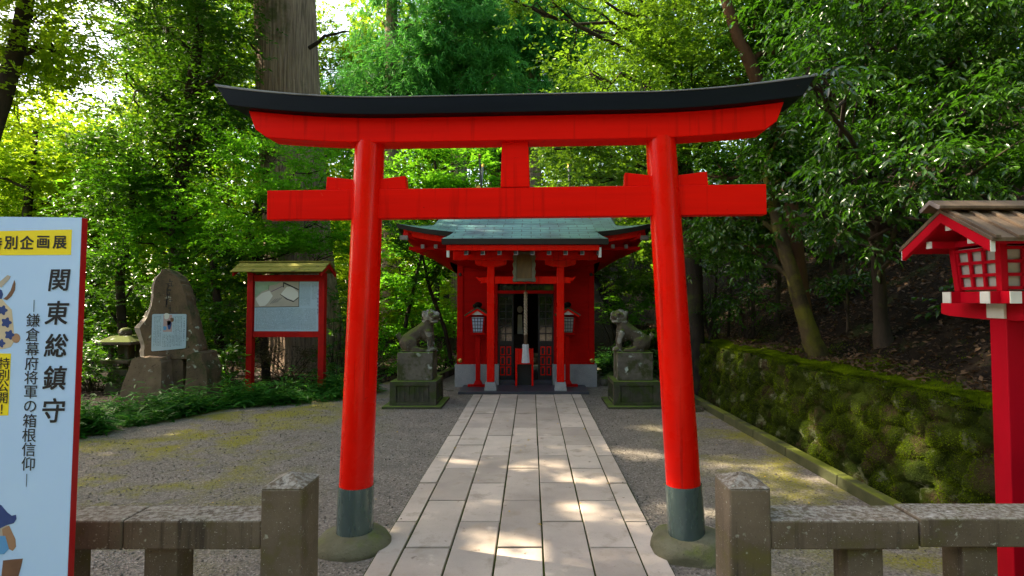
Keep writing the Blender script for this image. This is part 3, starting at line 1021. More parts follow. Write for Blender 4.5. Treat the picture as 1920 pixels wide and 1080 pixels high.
X6 = lambda a: Lx(440 + a / 6)
Z6 = lambda b_: Lz(480 + b_ / 6)
mb = MB()
script(mb, X6(238), X6(925), Z6(825), Z6(588), .0145, .0165, -.0130, .92)
script(mb, X6(750), X6(860), Z6(560), Z6(308), .0145, .0165, -.0130, .92)
script(mb, X6(880), X6(930), Z6(490), Z6(308), .016, .018, -.0130, .9)
mb.build('small_print', M['grey_ink'], pan, world=False)
mb = MB()
script(mb, X6(932), X6(958), Z6(670), Z6(370), .034, .066, -.0130, 1)
mb.build('title_print', M['purple_ink'], pan, world=False)
rzt, rze = Lz(494.5), Lz(511.5)
for sy in (-1, 1):
    for k in range(2):                          # overlapping roof boards
        f0, f1 = (0, .55) if k == 0 else (.47, 1.0)
        y0, y1 = sy * .34 * f0, sy * .34 * f1
        z0, z1 = rzt - (rzt - rze) * f0 * 1.0, rzt - (rzt - rze) * f1
        dz = .016 if k == 0 else 0.0
        pts = [(y0, z0 + dz), (y1, z1 + dz), (y1, z1 + dz + .016), (y0, z0 + dz + .016)]
        if sy < 0: pts = pts[::-1]
        MB().prism_x(pts, Lx(448), Lx(620)).build('roof_board', M['moss_roof'], nb, bevel=.002, world=False)
    pts = [(0, rzt - .075), (sy * .31, rze - .07), (sy * .31, rze - .002), (0, rzt - .002)]
    if sy < 0: pts = pts[::-1]
    for xa in (Lx(451), Lx(616)):
        MB().prism_x(pts, xa, xa + .022).build('bargeboard', M['board_red'], nb, world=False)
MB().box((Lx(447), -.05, rzt + .03), (Lx(621), .05, rzt + .046)).build('ridge_cap', M['moss_roof'], nb, bevel=.003, world=False)

# ------------------------------------------------------------------ inscribed monument, its rocks, the old stone lantern
MY = 9.6
K2 = MY / FPX


def crop6(a, b_, Y):
    return P(180 + a * .2591, 480 + b_ * .2591, Y)


face = [(345, 745), (350, 640), (318, 520), (370, 445), (405, 340), (425, 190), (478, 98), (520, 108), (585, 150), (620, 215), (655, 320), (690, 470), (738, 650), (745, 745)]
loc0 = crop6(530, 760, MY)
mon = thing('inscribed_monument', 'tall pointed brown stone with engraved characters and a white information plate', 'monument', (loc0.x, MY, loc0.z))
bm = bmesh.new()
pts = [crop6(a, b_, MY) for a, b_ in face]
pts2 = []
for i in range(len(pts)):                       # break the outline into short chipped steps
    a, b_ = pts[i], pts[(i + 1) % len(pts)]
    for k in range(4):
        p = a.lerp(b_, k / 4)
        j = .012 if k else .004
        pts2.append(p + Vector((random.uniform(-j, j), 0, random.uniform(-j, j) if i < len(pts) - 1 else 0)))
n = len(pts2)
cx = sum(p.x for p in pts2) / n
V = []
for y, s, d in ((0.0, 1, 0), (.05, 1.035, -.105), (.16, 1.05, -.075), (.26, 1.0, -.05), (.30, .93, -.02)):
    for p in pts2:
        left = max(0, (cx - p.x)) / .45
        V.append((cx + (p.x - cx) * s + d * left + random.uniform(-.008, .008) * (y > 0), MY + y + random.uniform(-.008, .008) * (y > 0), p.z + (s - 1) * .15 * (p.z - loc0.z) + random.uniform(-.006, .006) * (y > 0)))
F = [tuple(range(n - 1, -1, -1)), tuple(range(4 * n, 5 * n))]
for r_ in range(4):
    F += [(r_ * n + i, r_ * n + (i + 1) % n, (r_ + 1) * n + (i + 1) % n, (r_ + 1) * n + i) for i in range(n)]
slab = MB().add(V, F).build('slab', M['rock'], mon)
slab.data.materials.append(M['chipped'])
for p in slab.data.polygons:
    if p.normal.x < -.12 and p.normal.y < -.1 and p.center.y < .06 and p.center.x < .0: p.material_index = 1
a0, a1 = crop6(403, 690, MY), crop6(658, 420, MY)
w_, h_ = a1.x - a0.x, a1.z - a0.z
r_ = .025
out = []
for (qx, qz, st) in ((a1.x - r_, a1.z - r_, 0), (a0.x + r_, a1.z - r_, 90), (a0.x + r_, a0.z + r_, 180), (a1.x - r_, a0.z + r_ + .05, 270)):
    for k in range(5):
        an = R(st + 22.5 * k)
        out.append((qx + r_ * math.cos(an), qz + r_ * math.sin(an)))
pl_ = MB().prism(out, MY - .014, MY - .001).build('information_plate', M['panel'], mon, bevel=.002)
mb = MB()
script(mb, a0.x + .04, a0.x + w_ * .27, a0.z + .10, a1.z - .03, .018, .021, MY - .0155, .9)
script(mb, a0.x + w_ * .30, a0.x + w_ * .62, a0.z + .08, a1.z - .34, .018, .021, MY - .0155, .9)
script(mb, a0.x + w_ * .64, a1.x - .07, a0.z + .09, a1.z - .03, .018, .021, MY - .0155, .9)
script(mb, a1.x - .065, a1.x - .02, a0.z + .15, a1.z - .06, .026, .036, MY - .0155, 1)
mb.build('small_print', M['grey_ink'], pl_)
q0, q1 = crop6(490, 548, MY), crop6(556, 424, MY)
pic = MB().box((q0.x, MY - .0165, q0.z), (q1.x, MY - .0145, q1.z)).build('printed_picture', M['pink_print'], pl_)
mb = MB()
cx_, cz_ = (q0.x + q1.x) / 2, q0.z + .09
mb.prism([(cx_ + .03 + .035 * math.cos(t_) * (1 + .2 * math.sin(3 * t_)), cz_ + .02 + .075 * math.sin(t_)) for t_ in [k * 2 * math.pi / 12 for k in range(12)]][:12], MY - .0185, MY - .0168)
mb.build('dark_motif', M['navy'], pic)
for ax_, az_, r0_, mt in ((-.02, .26, .045, 'pale_print'), (.07, .20, .03, 'brown_print'), (.02, .15, .035, 'ink'), (-.045, .06, .03, 'sky_print')):
    mb = MB()
    mb.prism([(cx_ + ax_ + r0_ * math.cos(k * .63) * (1 + .3 * math.sin(k * 2.1)), q0.z + az_ + 1.2 * r0_ * math.sin(k * .63)) for k in range(10)], MY - .0182 - az_ * .002, MY - .0168)
    mb.build('printed_motif', M[mt], pic)
mb = MB()
for i, (a, b_) in enumerate(((525, 200), (535, 262), (525, 325), (518, 365))):      # engraved characters, worn
    p = crop6(a, b_, MY)
    for k in range(7 if i < 3 else 3):
        dx, dz = random.uniform(-.05, .05), random.uniform(-.06, .06)
        l = random.uniform(.025, .05)
        if k % 2: mb.box((p.x + dx - l, MY - .002, p.z + dz - .006), (p.x + dx + l, MY + .004, p.z + dz + .006))
        else: mb.box((p.x + dx - .006, MY - .003, p.z + dz - l), (p.x + dx + .006, MY + .004, p.z + dz + l))
mb.build('engraved_inscription', M['black'], mon)


def rock_from(label, face, Y, depth, seed, lean=0.0):
    pts = [crop6(a, b_, Y) for a, b_ in face]
    random.seed(seed)
    pp = []
    for i in range(len(pts)):
        for k in range(3):
            p = pts[i].lerp(pts[(i + 1) % len(pts)], k / 3)
            pp.append(p + Vector((random.uniform(-.012, .012), 0, random.uniform(-.012, .012))))
    n = len(pp)
    cx_ = sum(p.x for p in pp) / n
    V = []
    for y, s in ((0, 1), (.04, 1.01), (depth * .5, 1.0), (depth * .9, .93), (depth, .82)):
        for p in pp:
            V.append((cx_ + (p.x - cx_) * s + random.uniform(-.012, .012) * (y > 0), Y + y + lean * p.z + random.uniform(-.012, .012) * (y > 0), p.z + random.uniform(-.01, .01) * (y > 0)))
    F = [tuple(range(n - 1, -1, -1)), tuple(range(4 * n, 5 * n))]
    for q in range(4):
        F += [(q * n + i, q * n + (i + 1) % n, (q + 1) * n + (i + 1) % n, (q + 1) * n + i) for i in range(n)]
    o = MB().add(V, F).build('foot_rock', M['rock'])
    tag(o, label, 'rock')


rock_from('big tapering brown rock at the left foot of the pointed monument', [(120, 1120), (165, 1000), (230, 745), (330, 735), (440, 738), (455, 800), (470, 1120)], 9.25, .5, 1, .12)
rock_from('upright rock with a pale top at the right foot of the pointed monument', [(640, 1080), (655, 720), (700, 700), (760, 705), (800, 830), (810, 1080)], 9.35, .5, 2)
rock_from('dark rock wedged between the two foot rocks of the pointed monument', [(500, 1090), (505, 760), (560, 742), (620, 750), (630, 800), (610, 1090)], 9.62, .4, 3)
M['tan_rock'] = pmat('tan_lichen_rock', (.24, .165, .105), (.13, .09, .058), 4, .85, .9, 26, .012, .2, ov=[('voronoi', 8, .14, .26, (.48, .50, .42), False), ('noise', 30, .60, .68, (.06, .04, .025), False)])
bpy.data.objects['foot_rock'].data.materials[0] = M['tan_rock']

sl_x = P(236, 600, 10.6).x
zc = lambda py: P(236, py, 10.6).z
kk = 10.6 / FPX
stl = thing('stone_lantern', 'old mossy stone lantern half hidden behind the pointed monument', 'stone lantern', (sl_x, 10.6, 0))
MB().frustum((sl_x, 10.6), .22, .22, 0, zc(690), .17, .17).build('pillar', M['plinth'], stl, bevel=.02)
MB().frustum((sl_x, 10.6), .25, .25, zc(680) + .001, zc(672), .28, .28).build('platform', M['pedestal'], stl, bevel=.015)
m_ = MB()
for a in (-1, 1):
    for b_ in (-1, 1):
        m_.box((sl_x + a * .15 - .035, 10.6 + b_ * .15 - .035, zc(672) + .001), (sl_x + a * .15 + .035, 10.6 + b_ * .15 + .035, zc(645)))
m_.box((sl_x - .11, 10.6 - .05, zc(672) + .001), (sl_x + .11, 10.6 + .11, zc(645)))
m_.build('fire_box', M['plinth'], stl, bevel=.01)
m_ = MB()
m_.frustum((sl_x, 10.6), .33, .33, zc(645) + .001, zc(639), .32, .32)
m_.frustum((sl_x, 10.6), .32, .32, zc(639), zc(629), .16, .16)
m_.build('roof', M['statue'], stl, bevel=.02)
MB().sphere((sl_x, 10.6, zc(624)), (.11, .11, .10)).build('finial', M['statue'], stl, smooth=True)

# ------------------------------------------------------------------ shrine hall
WY = 11.12                                        # front wall
shr = thing('shrine_hall', 'small red shrine hall with blue-green copper roof at the end of the path', 'shrine', (-.11, WY, 0))
wx0, wx1 = -1.44, 1.225
dx0, dx1 = -.70, .485                             # doorway
sb = .43
step = MB().box((-1.30, 10.20, .0), (1.03, 11.05, .045)).build('step', M['dark_granite'], shr, bevel=.006)
for a, b_ in ((wx0 - .035, dx0 + .075), (dx1 - .075, wx1 + .045)):
    MB().box((a, WY - .05, -.02), (b_, WY + 2.65, sb)).build('stone_base', M['granite'], shr, bevel=.008)
MB().box((dx0 + .076, WY + .03, -.02), (dx1 - .076, WY + 2.6, .115)).build('sill', M['dark_granite'], shr, bevel=.004)
for a, b_ in ((wx0 + .10, dx0 - .02), (dx1 + .02, wx1 - .10)):
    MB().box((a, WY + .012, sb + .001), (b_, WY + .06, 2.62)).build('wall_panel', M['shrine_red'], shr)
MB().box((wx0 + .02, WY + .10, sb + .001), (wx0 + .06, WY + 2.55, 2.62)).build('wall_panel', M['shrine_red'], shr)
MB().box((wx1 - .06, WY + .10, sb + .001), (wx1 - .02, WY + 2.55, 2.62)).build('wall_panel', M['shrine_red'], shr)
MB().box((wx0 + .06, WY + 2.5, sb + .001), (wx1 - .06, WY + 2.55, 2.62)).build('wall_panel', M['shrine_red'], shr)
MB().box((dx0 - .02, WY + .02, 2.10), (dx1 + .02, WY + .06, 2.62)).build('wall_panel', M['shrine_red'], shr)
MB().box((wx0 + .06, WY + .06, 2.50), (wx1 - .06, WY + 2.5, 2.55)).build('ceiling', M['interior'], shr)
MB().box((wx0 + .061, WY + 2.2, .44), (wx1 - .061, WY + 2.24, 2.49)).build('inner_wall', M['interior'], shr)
for a in (wx0, wx1 - .115):
    p = MB().box((a, WY - .02, sb + .001), (a + .115, WY + .095, 2.62)).build('corner_post', M['shrine_red'], shr, bevel=.006)
    MB().sphere((a + .0575, WY - .022, 2.17), (.035, .018, .035), 10, 6).build('nail_cover', M['black'], p, smooth=True)
    k = MB()
    k.sphere((a + .065, WY - .024, sb + .075), (.042, .014, .042), 12, 6)
    k.sphere((a + .065, WY - .034, sb + .075), (.02, .018, .02), 10, 6)
    k.build('gilt_nail_cover', M['gold'], p, smooth=True)
for a, b_ in ((wx0 + .1155, dx0 - .021), (dx1 + .021, wx1 - .1155)):
    MB().box((a, WY - .005, 2.14), (b_, WY + .011, 2.24)).build('wall_beam', M['shrine_red'], shr, bevel=.003)
    MB().box((a, WY - .003, sb + .0015), (b_, WY + .011, sb + .05)).build('wall_beam', M['shrine_red'], shr, bevel=.003)
for a in (dx0 - .02, dx1 - .045):
    MB().box((a, WY - .01, sb + .002), (a + .065, WY + .12, 2.10)).build('door_post', M['shrine_red'], shr, bevel=.003)
MB().box((dx0 + .046, WY + .0, 1.80), (dx1 - .046, WY + .09, 1.86)).build('door_lintel', M['shrine_red'], shr, bevel=.003)
# transom: dark glass between two bars, small dim shapes behind it
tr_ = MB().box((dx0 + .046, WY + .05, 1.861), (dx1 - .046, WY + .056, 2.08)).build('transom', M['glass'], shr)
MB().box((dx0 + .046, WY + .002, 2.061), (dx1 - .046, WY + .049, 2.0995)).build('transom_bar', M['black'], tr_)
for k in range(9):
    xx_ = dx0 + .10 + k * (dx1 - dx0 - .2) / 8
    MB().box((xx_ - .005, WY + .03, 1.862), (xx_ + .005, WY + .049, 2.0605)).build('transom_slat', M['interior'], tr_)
for s, a, b_ in ((-1, dx0 + .046, -.345), (1, .135, dx1 - .046)):      # two leaves slid apart
    d = MB()
    y0, y1 = WY + .10, WY + .135
    fw = .032
    d.box((a, y0, .117), (a + fw, y1, 1.799))
    d.box((b_ - fw, y0, .117), (b_, y1, 1.799))
    for z0, z1 in ((.117, .19), (.80, .87), (1.74, 1.799)):
        d.box((a + fw, y0, z0), (b_ - fw, y1, z1))
    nx = 2
    for i in range(1, nx):
        xx_ = a + fw + (b_ - a - 2 * fw) * i / nx
        d.box((xx_ - .010, y0 + .004, .871), (xx_ + .010, y1 - .004, 1.739))
        d.box((xx_ - .010, y0 + .004, .191), (xx_ + .010, y1 - .004, .799))
    for j in range(1, 6):
        z = .87 + .87 * j / 6
        d.box((a + fw, y0 + .006, z - .009), (b_ - fw, y1 - .006, z + .009))
    dd = d.build('door', M['black'], shr)
    MB().box((a + fw, y0 + .017, .871), (b_ - fw, y0 + .021, 1.739)).build('glazing', M['glass'], dd)
    MB().box((a + fw, y0 + .020, .191), (b_ - fw, y0 + .026, .799)).build('lower_board', M['black'], dd)
    for i in range(2):
        for j in range(3):
            w2 = (b_ - a - 2 * fw) / 2
            xa, xb = a + fw + w2 * i + .016, a + fw + w2 * (i + 1) - .016
            za, zb = .205 + .196 * j, .205 + .196 * j + .165
            f = MB()
            q = .017
            f.box((xa, y0 + .004, za), (xb, y0 + .0195, za + q)).box((xa, y0 + .004, zb - q), (xb, y0 + .0195, zb))
            f.box((xa, y0 + .004, za + q), (xa + q, y0 + .0195, zb - q)).box((xb - q, y0 + .004, za + q), (xb, y0 + .0195, zb - q))
            f.build('red_frame', M['red'], dd)
# porch
PYF = 10.36
for xc in (-.735, .532):
    p = MB().box((xc - .068, PYF, .195), (xc + .068, PYF + .136, 2.275)).build('porch_post', M['shrine_red'], shr, bevel=.012)
    p.data.materials[0] = M['red']
    MB().frustum((xc, PYF + .068), .112, .112, .0455, .194, .090, .090).build('base_stone', M['granite'], p, bevel=.006)
    pr = [(-.285, 2.40), (-.285, 2.335), (-.265, 2.315), (-.13, 2.283), (-.069, 2.276), (.069, 2.276), (.13, 2.283), (.265, 2.315), (.285, 2.335), (.285, 2.40)]
    MB().prism([(xc + a, z) for a, z in pr][::1], PYF + .01, PYF + .126).build('bracket', M['red'], shr, bevel=.004)
    sg = -1 if xc < 0 else 1
    nose = [(0, 1.985), (.12, 1.985), (.115, 2.03), (.15, 2.02), (.205, 2.09), (.20, 2.105), (.14, 2.075), (.09, 2.09), (0, 2.095)]
    pts = [(xc + sg * (.068 + a), z) for a, z in nose]
    MB().prism(pts if sg > 0 else pts[::-1], PYF + .03, PYF + .106).build('carved_nose', M['red'], shr)
    MB().box((xc - .05, PYF + .137, 2.12), (xc + .05, WY - .03, 2.24)).build('tie_back', M['shrine_red'], shr, bevel=.004)
MB().box((-.666, PYF + .02, 1.972), (.463, PYF + .116, 2.105)).build('tie_beam', M['red'], shr, bevel=.005)
MB().box((-1.42, PYF - .0, 2.401), (1.20, PYF + .13, 2.565)).build('porch_beam', M['red'], shr, bevel=.006)
RX = -.125                                        # roof centre
pe0, pe1, pyf = -1.545, 1.335, 9.80
fb = MB().box((-1.47, pyf + .06, 2.535), (1.18, pyf + .10, 2.636)).build('porch_fascia', M['red'], shr, bevel=.004)
for k in range(9):
    xx_ = -1.13 + k * .288
    r_ = MB().add([(xx_ - .034, pyf + .10, 2.462), (xx_ + .034, pyf + .10, 2.462), (xx_ + .034, WY - .03, 2.585), (xx_ - .034, WY - .03, 2.585),
                   (xx_ - .034, pyf + .10, 2.534), (xx_ + .034, pyf + .10, 2.534), (xx_ + .034, WY - .03, 2.66), (xx_ - .034, WY - .03, 2.66)],
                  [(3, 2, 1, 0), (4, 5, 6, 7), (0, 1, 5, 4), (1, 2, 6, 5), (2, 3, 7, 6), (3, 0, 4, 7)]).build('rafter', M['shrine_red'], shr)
    e = MB().box((xx_ - .036, pyf + .092, 2.460), (xx_ + .036, pyf + .0995, 2.534)).build('rafter_cap', M['black'], r_)
    f = MB()
    f.box((xx_ - .037, pyf + .089, 2.459), (xx_ + .037, pyf + .0915, 2.474)).box((xx_ + .022, pyf + .089, 2.474), (xx_ + .037, pyf + .0915, 2.534))
    f.build('white_edge', M['grey_wood'], e)
for xx_ in (-1.445, 1.195):
    MB().box((xx_ - .022, pyf + .07, 2.42), (xx_ + .022, pyf + .16, 2.59)).build('white_beam_end', M['white'], shr)
MB().add([(-1.43, pyf + .1005, 2.637), (1.19, pyf + .1005, 2.637), (1.19, WY, 2.70), (-1.43, WY, 2.70)], [(0, 1, 2, 3)]).build('porch_soffit', M['shrine_red'], shr, solid=.02)


# main roof: hip and gable, eaves sweeping up to the corners
yf, yb, HW = 10.22, 14.62, 2.30
yr = (yf + yb) / 2
ZE, ZR = 2.872, 3.83


def upturn(u):
    return .185 * abs(u) ** 3.0


def prof(d):                                      # height gained d metres in from the eave
    t_ = d / (yr - yf)
    return (ZR - ZE) * (.62 * t_ + .38 * t_ * t_)


SK = .62


def front(sgn):
    def fn(u, v):
        d = v * (yr - yf)
        half = HW - (d if d < SK else SK - .05)
        x = (2 * u - 1) * half
        k = max(0, 1 - d / 1.2)
        return (RX + x, yf + d if sgn > 0 else yb - d, ZE + upturn(x / HW) * k + prof(d))
    return fn


def sidef(sgn):
    def fn(u, v):
        d = v * SK
        y = yf + d + u * (yb - yf - 2 * d)
        yy_ = abs(y - yr) / (yr - yf)
        k = max(0, 1 - d / 1.2)
        return (RX + sgn * (HW - d), y, ZE + upturn(yy_) * k + prof(d))
    return fn


roof = MB().grid(front(1), 40, 24).build('roof', M['copper'], shr, smooth=True)
MB().grid(front(-1), 40, 24).build('roof_back', M['copper'], roof, smooth=True)
for s in (-1, 1):
    MB().grid(sidef(s), 24, 8).build('roof_skirt', M['copper'], roof, smooth=True)
    xg = RX + s * (HW - SK - .06)
    z0 = ZE + prof(SK) - .01
    tri = [(yf + SK, z0)] + [(yf + d, ZE + prof(d) - .01) for d in (1.0, 1.4, 1.8, 2.2)] + [(yb - d, ZE + prof(d) - .01) for d in (2.2, 1.8, 1.4, 1.0)] + [(yb - SK, z0)]
    MB().prism_x(tri, xg - .02, xg + .02).build('gable', M['shrine_red'], roof)
    n = MB()
    n.grid(lambda u, v, s=s: (lambda d, z: (RX + s * (HW - SK + .05), yf + d, z - .12 * v))(SK * .9 + u * (yb - yf - 2 * SK * .9), ZE + prof(min(SK * .9 + u * (yb - yf - 2 * SK * .9), (yb - yf) - (SK * .9 + u * (yb - yf - 2 * SK * .9))))), 24, 1)
    n.build('gable_edge', M['black'], roof, solid=.03)


def eave(name, dz0, dz1, ins0, ins1, mat, ny=40):
    """a band running round the four eaves between two depths below the roof edge"""
    mb = MB()
    for s in (1, -1):
        mb.grid(lambda u, v, s=s: (RX + (2 * u - 1) * (HW - (ins0 + (ins1 - ins0) * v)), (yf if s > 0 else yb) + s * (ins0 + (ins1 - ins0) * v), ZE + upturn(2 * u - 1) - dz0 - (dz1 - dz0) * v), ny, 1)
        mb.grid(lambda u, v, s=s: (RX + s * (HW - (ins0 + (ins1 - ins0) * v)), yf + (ins0 + (ins1 - ins0) * v) + u * (yb - yf - 2 * (ins0 + (ins1 - ins0) * v)), ZE + upturn(2 * u - 1) - dz0 - (dz1 - dz0) * v), ny, 1)
    return mb.build(name, mat, roof, smooth=True)


eave('eave_edge', .0, .085, -.004, .015, M['black'])
eave('eave_underside', .085, .092, .015, .10, M['black'])
eave('eave_board', .075, .20, .10, .115, M['red'])
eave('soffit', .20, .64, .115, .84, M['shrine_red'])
for s in (-1, 1):                                 # side and front rafters under the main eave
    for k in range(12):
        y = yf + .35 + k * .335
        MB().box((min(RX + s * .9, RX + s * 2.14), y - .03, 2.60), (max(RX + s * .9, RX + s * 2.14), y + .03, 2.665)).build('rafter', M['shrine_red'], roof) if k < 7 else None
    for x in (1.62, 1.86):
        r_ = MB().box((RX + s * x - .03, yf + .18, 2.62), (RX + s * x + .03, WY, 2.69)).build('rafter', M['shrine_red'], roof)
        MB().box((RX + s * x - .031, yf + .174, 2.619), (RX + s * x + .031, yf + .1795, 2.69)).build('rafter_cap', M['grey_wood'], r_)
    hr = MB().add([(RX + s * 2.20, yf + .10, 2.80), (RX + s * 2.10, yf + .06, 2.80), (RX + s * 1.2, WY, 2.52), (RX + s * 1.3, WY + .1, 2.52),
                   (RX + s * 2.20, yf + .10, 2.90), (RX + s * 2.10, yf + .06, 2.90), (RX + s * 1.2, WY, 2.64), (RX + s * 1.3, WY + .1, 2.64)],
                  [(3, 2, 1, 0), (4, 5, 6, 7), (0, 1, 5, 4), (1, 2, 6, 5), (2, 3, 7, 6), (3, 0, 4, 7)]).build('hip_rafter', M['shrine_red'], roof)
    MB().box((RX + s * 2.17 - .07, yf + .02, 2.76), (RX + s * 2.17 + .07, yf + .12, 2.84)).build('hip_cap', M['grey_wood'], roof, bevel=.01)
MB().box((wx0, WY, 2.621), (wx1, WY + .12, 2.78)).build('eave_beam', M['shrine_red'], shr)
for a in (wx0, wx1 - .12):
    MB().box((a, WY + .1205, 2.621), (a + .12, WY + 2.55, 2.78)).build('eave_beam', M['shrine_red'], shr)
rd = MB().box((RX - 1.72, yr - .11, ZR - .06), (RX + 1.72, yr + .11, ZR + .13)).build('ridge', M['copper'], roof, bevel=.02)
MB().box((RX - 1.76, yr - .15, ZR + .131), (RX + 1.76, yr + .15, ZR + .17)).build('ridge_board', M['black'], rd, bevel=.005)
for x in (-1.0, 0, 1.0):
    k = MB().tube([(RX + x, yr - .02, ZR + .23), (RX + x, yr + .02, ZR + .23)], .001, 6)
    c_ = MB().tube([(RX + x, yr - .32, ZR + .235), (RX + x, yr + .32, ZR + .235)], .06, 16).build('ridge_billet', M['black'], rd, smooth=True)
    for s in (-1, 1):
        MB().tube([(RX + x, yr + s * .321, ZR + .235), (RX + x, yr + s * .328, ZR + .235)], .05, 16).build('gilt_disc', M['gold'], c_)
for x in (-.97, .97):                           # crossed finials over the gables
    for s in (-1, 1):
        f = MB().tube([(RX + x, yr - s * .30, ZR - .12), (RX + x, yr + s * .40, ZR + .85)], .022, 4).build('crossed_finial', M['cap_highlight'], roof)
        MB().tube([(RX + x, yr + s * .401, ZR + .852), (RX + x, yr + s * .45, ZR + .92)], .03, 4).build('gilt_tip', M['gold'], f)
# porch roof, its sides curving in
prf = lambda v: pyf + (yf + .38 - pyf) * v


def porch(u, v):
    inset = .30 * (1 - (1 - v) ** 2.2)
    a, b_ = pe0 + inset * .62, pe1 - inset * .62
    return (a + (b_ - a) * u, prf(v), 2.737 + .335 * (.78 * v + .22 * v * v))


pr_ = MB().grid(porch, 20, 12).build('porch_roof', M['copper'], shr, smooth=True, solid=.0)
m_ = MB()
m_.grid(lambda u, v: (pe0 + (pe1 - pe0) * u, pyf + .012 * v, 2.736 - .096 * v), 10, 1)
for s in (0, 1):
    m_.grid(lambda u, v, s=s: (lambda p: (p[0], p[1], p[2] - .096 * v))(porch(s, u)), 12, 1)
m_.grid(lambda u, v: (pe0 + (pe1 - pe0) * u, pyf + .012 + .10 * v, 2.640), 10, 1)
m_.build('porch_eave_edge', M['black'], pr_)

# things hung on, standing in and before the hall
gx = -.125
pq = thing('name_plaque', 'old gilt-brown name plaque in a scalloped frame over the shrine door', 'plaque', (gx, PYF - .10, 2.27), (R(-9), 0, 0))
MB().box((-.135, -.015, -.225), (.135, .012, .235)).build('board', M['plaque_wood'], pq, bevel=.004, world=False)
fr = MB()
for s in (-1, 1):
    pts = []
    for k in range(13):
        z = -.275 + .555 * k / 12
        pts.append((s * (.20 + .012 * math.sin(k * 2.1)), z))
    pts += [(s * .136, .28), (s * .136, -.275)]
    fr.prism(pts if s > 0 else pts[::-1], -.035, .01)
fr.prism([(-.1355, -.275), (-.07, -.262), (0, -.275), (.07, -.262), (.1355, -.275), (.1355, -.215), (-.1355, -.215)], -.034, .01)
fr.prism([(-.1355, .235), (.1355, .235), (.1355, .275), (.07, .285), (0, .275), (-.07, .285), (-.1355, .275)], -.034, .01)
fr.build('frame', M['plaque_frame'], pq, bevel=.006, world=False)

ry = 10.72
rx_ = G(985.6, 740).x / G(985.6, 740).y * ry
bell = thing('bell_rope', 'twisted bell rope with white tassel hanging before the shrine doors', 'rope', (rx_, ry, 1.9))
zz = lambda py: P(985, py, ry).z
for ph in (0, math.pi):
    t_ = [(rx_ + .017 * math.cos(k * .75 + ph), ry + .017 * math.sin(k * .75 + ph), zz(549) + (zz(628) - zz(549)) * k / 60) for k in range(61)]
    MB().tube(t_, .021, 8).build('strand', M['rope'], bell, smooth=True)
MB().tube([(rx_, ry, 2.6), (rx_, ry, zz(548))], .014, 8).build('cord', M['dark_cloth'], bell)
MB().tube([(rx_, ry, zz(627)), (rx_, ry, zz(646))], .034, 12).build('binding', M['dark_cloth'], bell, smooth=True)
t_ = MB()
seg = 28
V, F = [], []
for (q, r_) in ((0, .055), (.06, .062), (.3, .056), (.65, .066), (1.0, .074)):
    for k in range(seg):
        rr = r_ * (1 + (.06 if k % 2 else -.06) * min(1, q * 3))
        V.append((rx_ + rr * math.cos(2 * math.pi * k / seg), ry + rr * math.sin(2 * math.pi * k / seg), zz(645.5) + (zz(680) - zz(645.5)) * q))
for i in range(4):
    for k in range(seg):
        F.append((i * seg + k, i * seg + (k + 1) % seg, (i + 1) * seg + (k + 1) % seg, (i + 1) * seg + k))
F += [tuple(range(seg)), tuple(range(5 * seg - 1, 4 * seg - 1, -1))]
t_.add(V, F).build('tassel', M['cloth'], bell)

oy = 11.02
ox = -.13
off = thing('offering_stand', 'red offering stand with open front behind the white bell tassel', 'offering stand', (ox, oy, .045))
zo = lambda py: P(985, py, oy - .12).z
for s in (-1, 1):
    MB().box((ox + s * .155 - .018, oy - .13, .046), (ox + s * .155 + .018, oy + .05, zo(654))).build('leg', M['red'], off, bevel=.003)
MB().box((ox - .1365, oy - .125, zo(683)), (ox + .1365, oy + .045, zo(654) - .001)).build('tray', M['red'], off, bevel=.003)
MB().box((ox - .1365, oy - .02, .046), (ox + .1365, oy + .045, zo(683) - .001)).build('back_board', M['black'], off)

mir = thing('altar_mirror', 'small round white altar mirror on a stand inside the dark shrine', 'mirror', (-.24, 12.2, .115))
zm = lambda py: P(975, py, 12.2).z
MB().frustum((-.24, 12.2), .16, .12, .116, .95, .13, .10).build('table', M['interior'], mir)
MB().frustum((-.24, 12.2), .055, .05, .951, zm(590), .045, .04).build('stand', M['white'], mir, bevel=.004)
MB().sphere((-.24, 12.2, zm(582) + .02), (.062, .018, .075), 16, 10).build('disc', M['white'], mir, smooth=True)
scr = thing('glow_backing', 'added golden screen behind the left lattice door of the shrine', 'backing', (-.62, 11.75, .44))  # added: golden panels standing in for the yellow reflection in the door glass
for k in range(2):
    x0 = -.84 + .16 * k
    MB().add([(x0, 11.75 + .06 * k, .441), (x0 + .15, 11.81 - .06 * k, .441), (x0 + .15, 11.83 - .06 * k, .441), (x0, 11.77 + .06 * k, .441),
              (x0, 11.75 + .06 * k, 1.55), (x0 + .15, 11.81 - .06 * k, 1.55), (x0 + .15, 11.83 - .06 * k, 1.55), (x0, 11.77 + .06 * k, 1.55)],
             [(3, 2, 1, 0), (4, 5, 6, 7), (0, 1, 5, 4), (1, 2, 6, 5), (2, 3, 7, 6), (3, 0, 4, 7)]).build('leaf', M['gold'], scr)


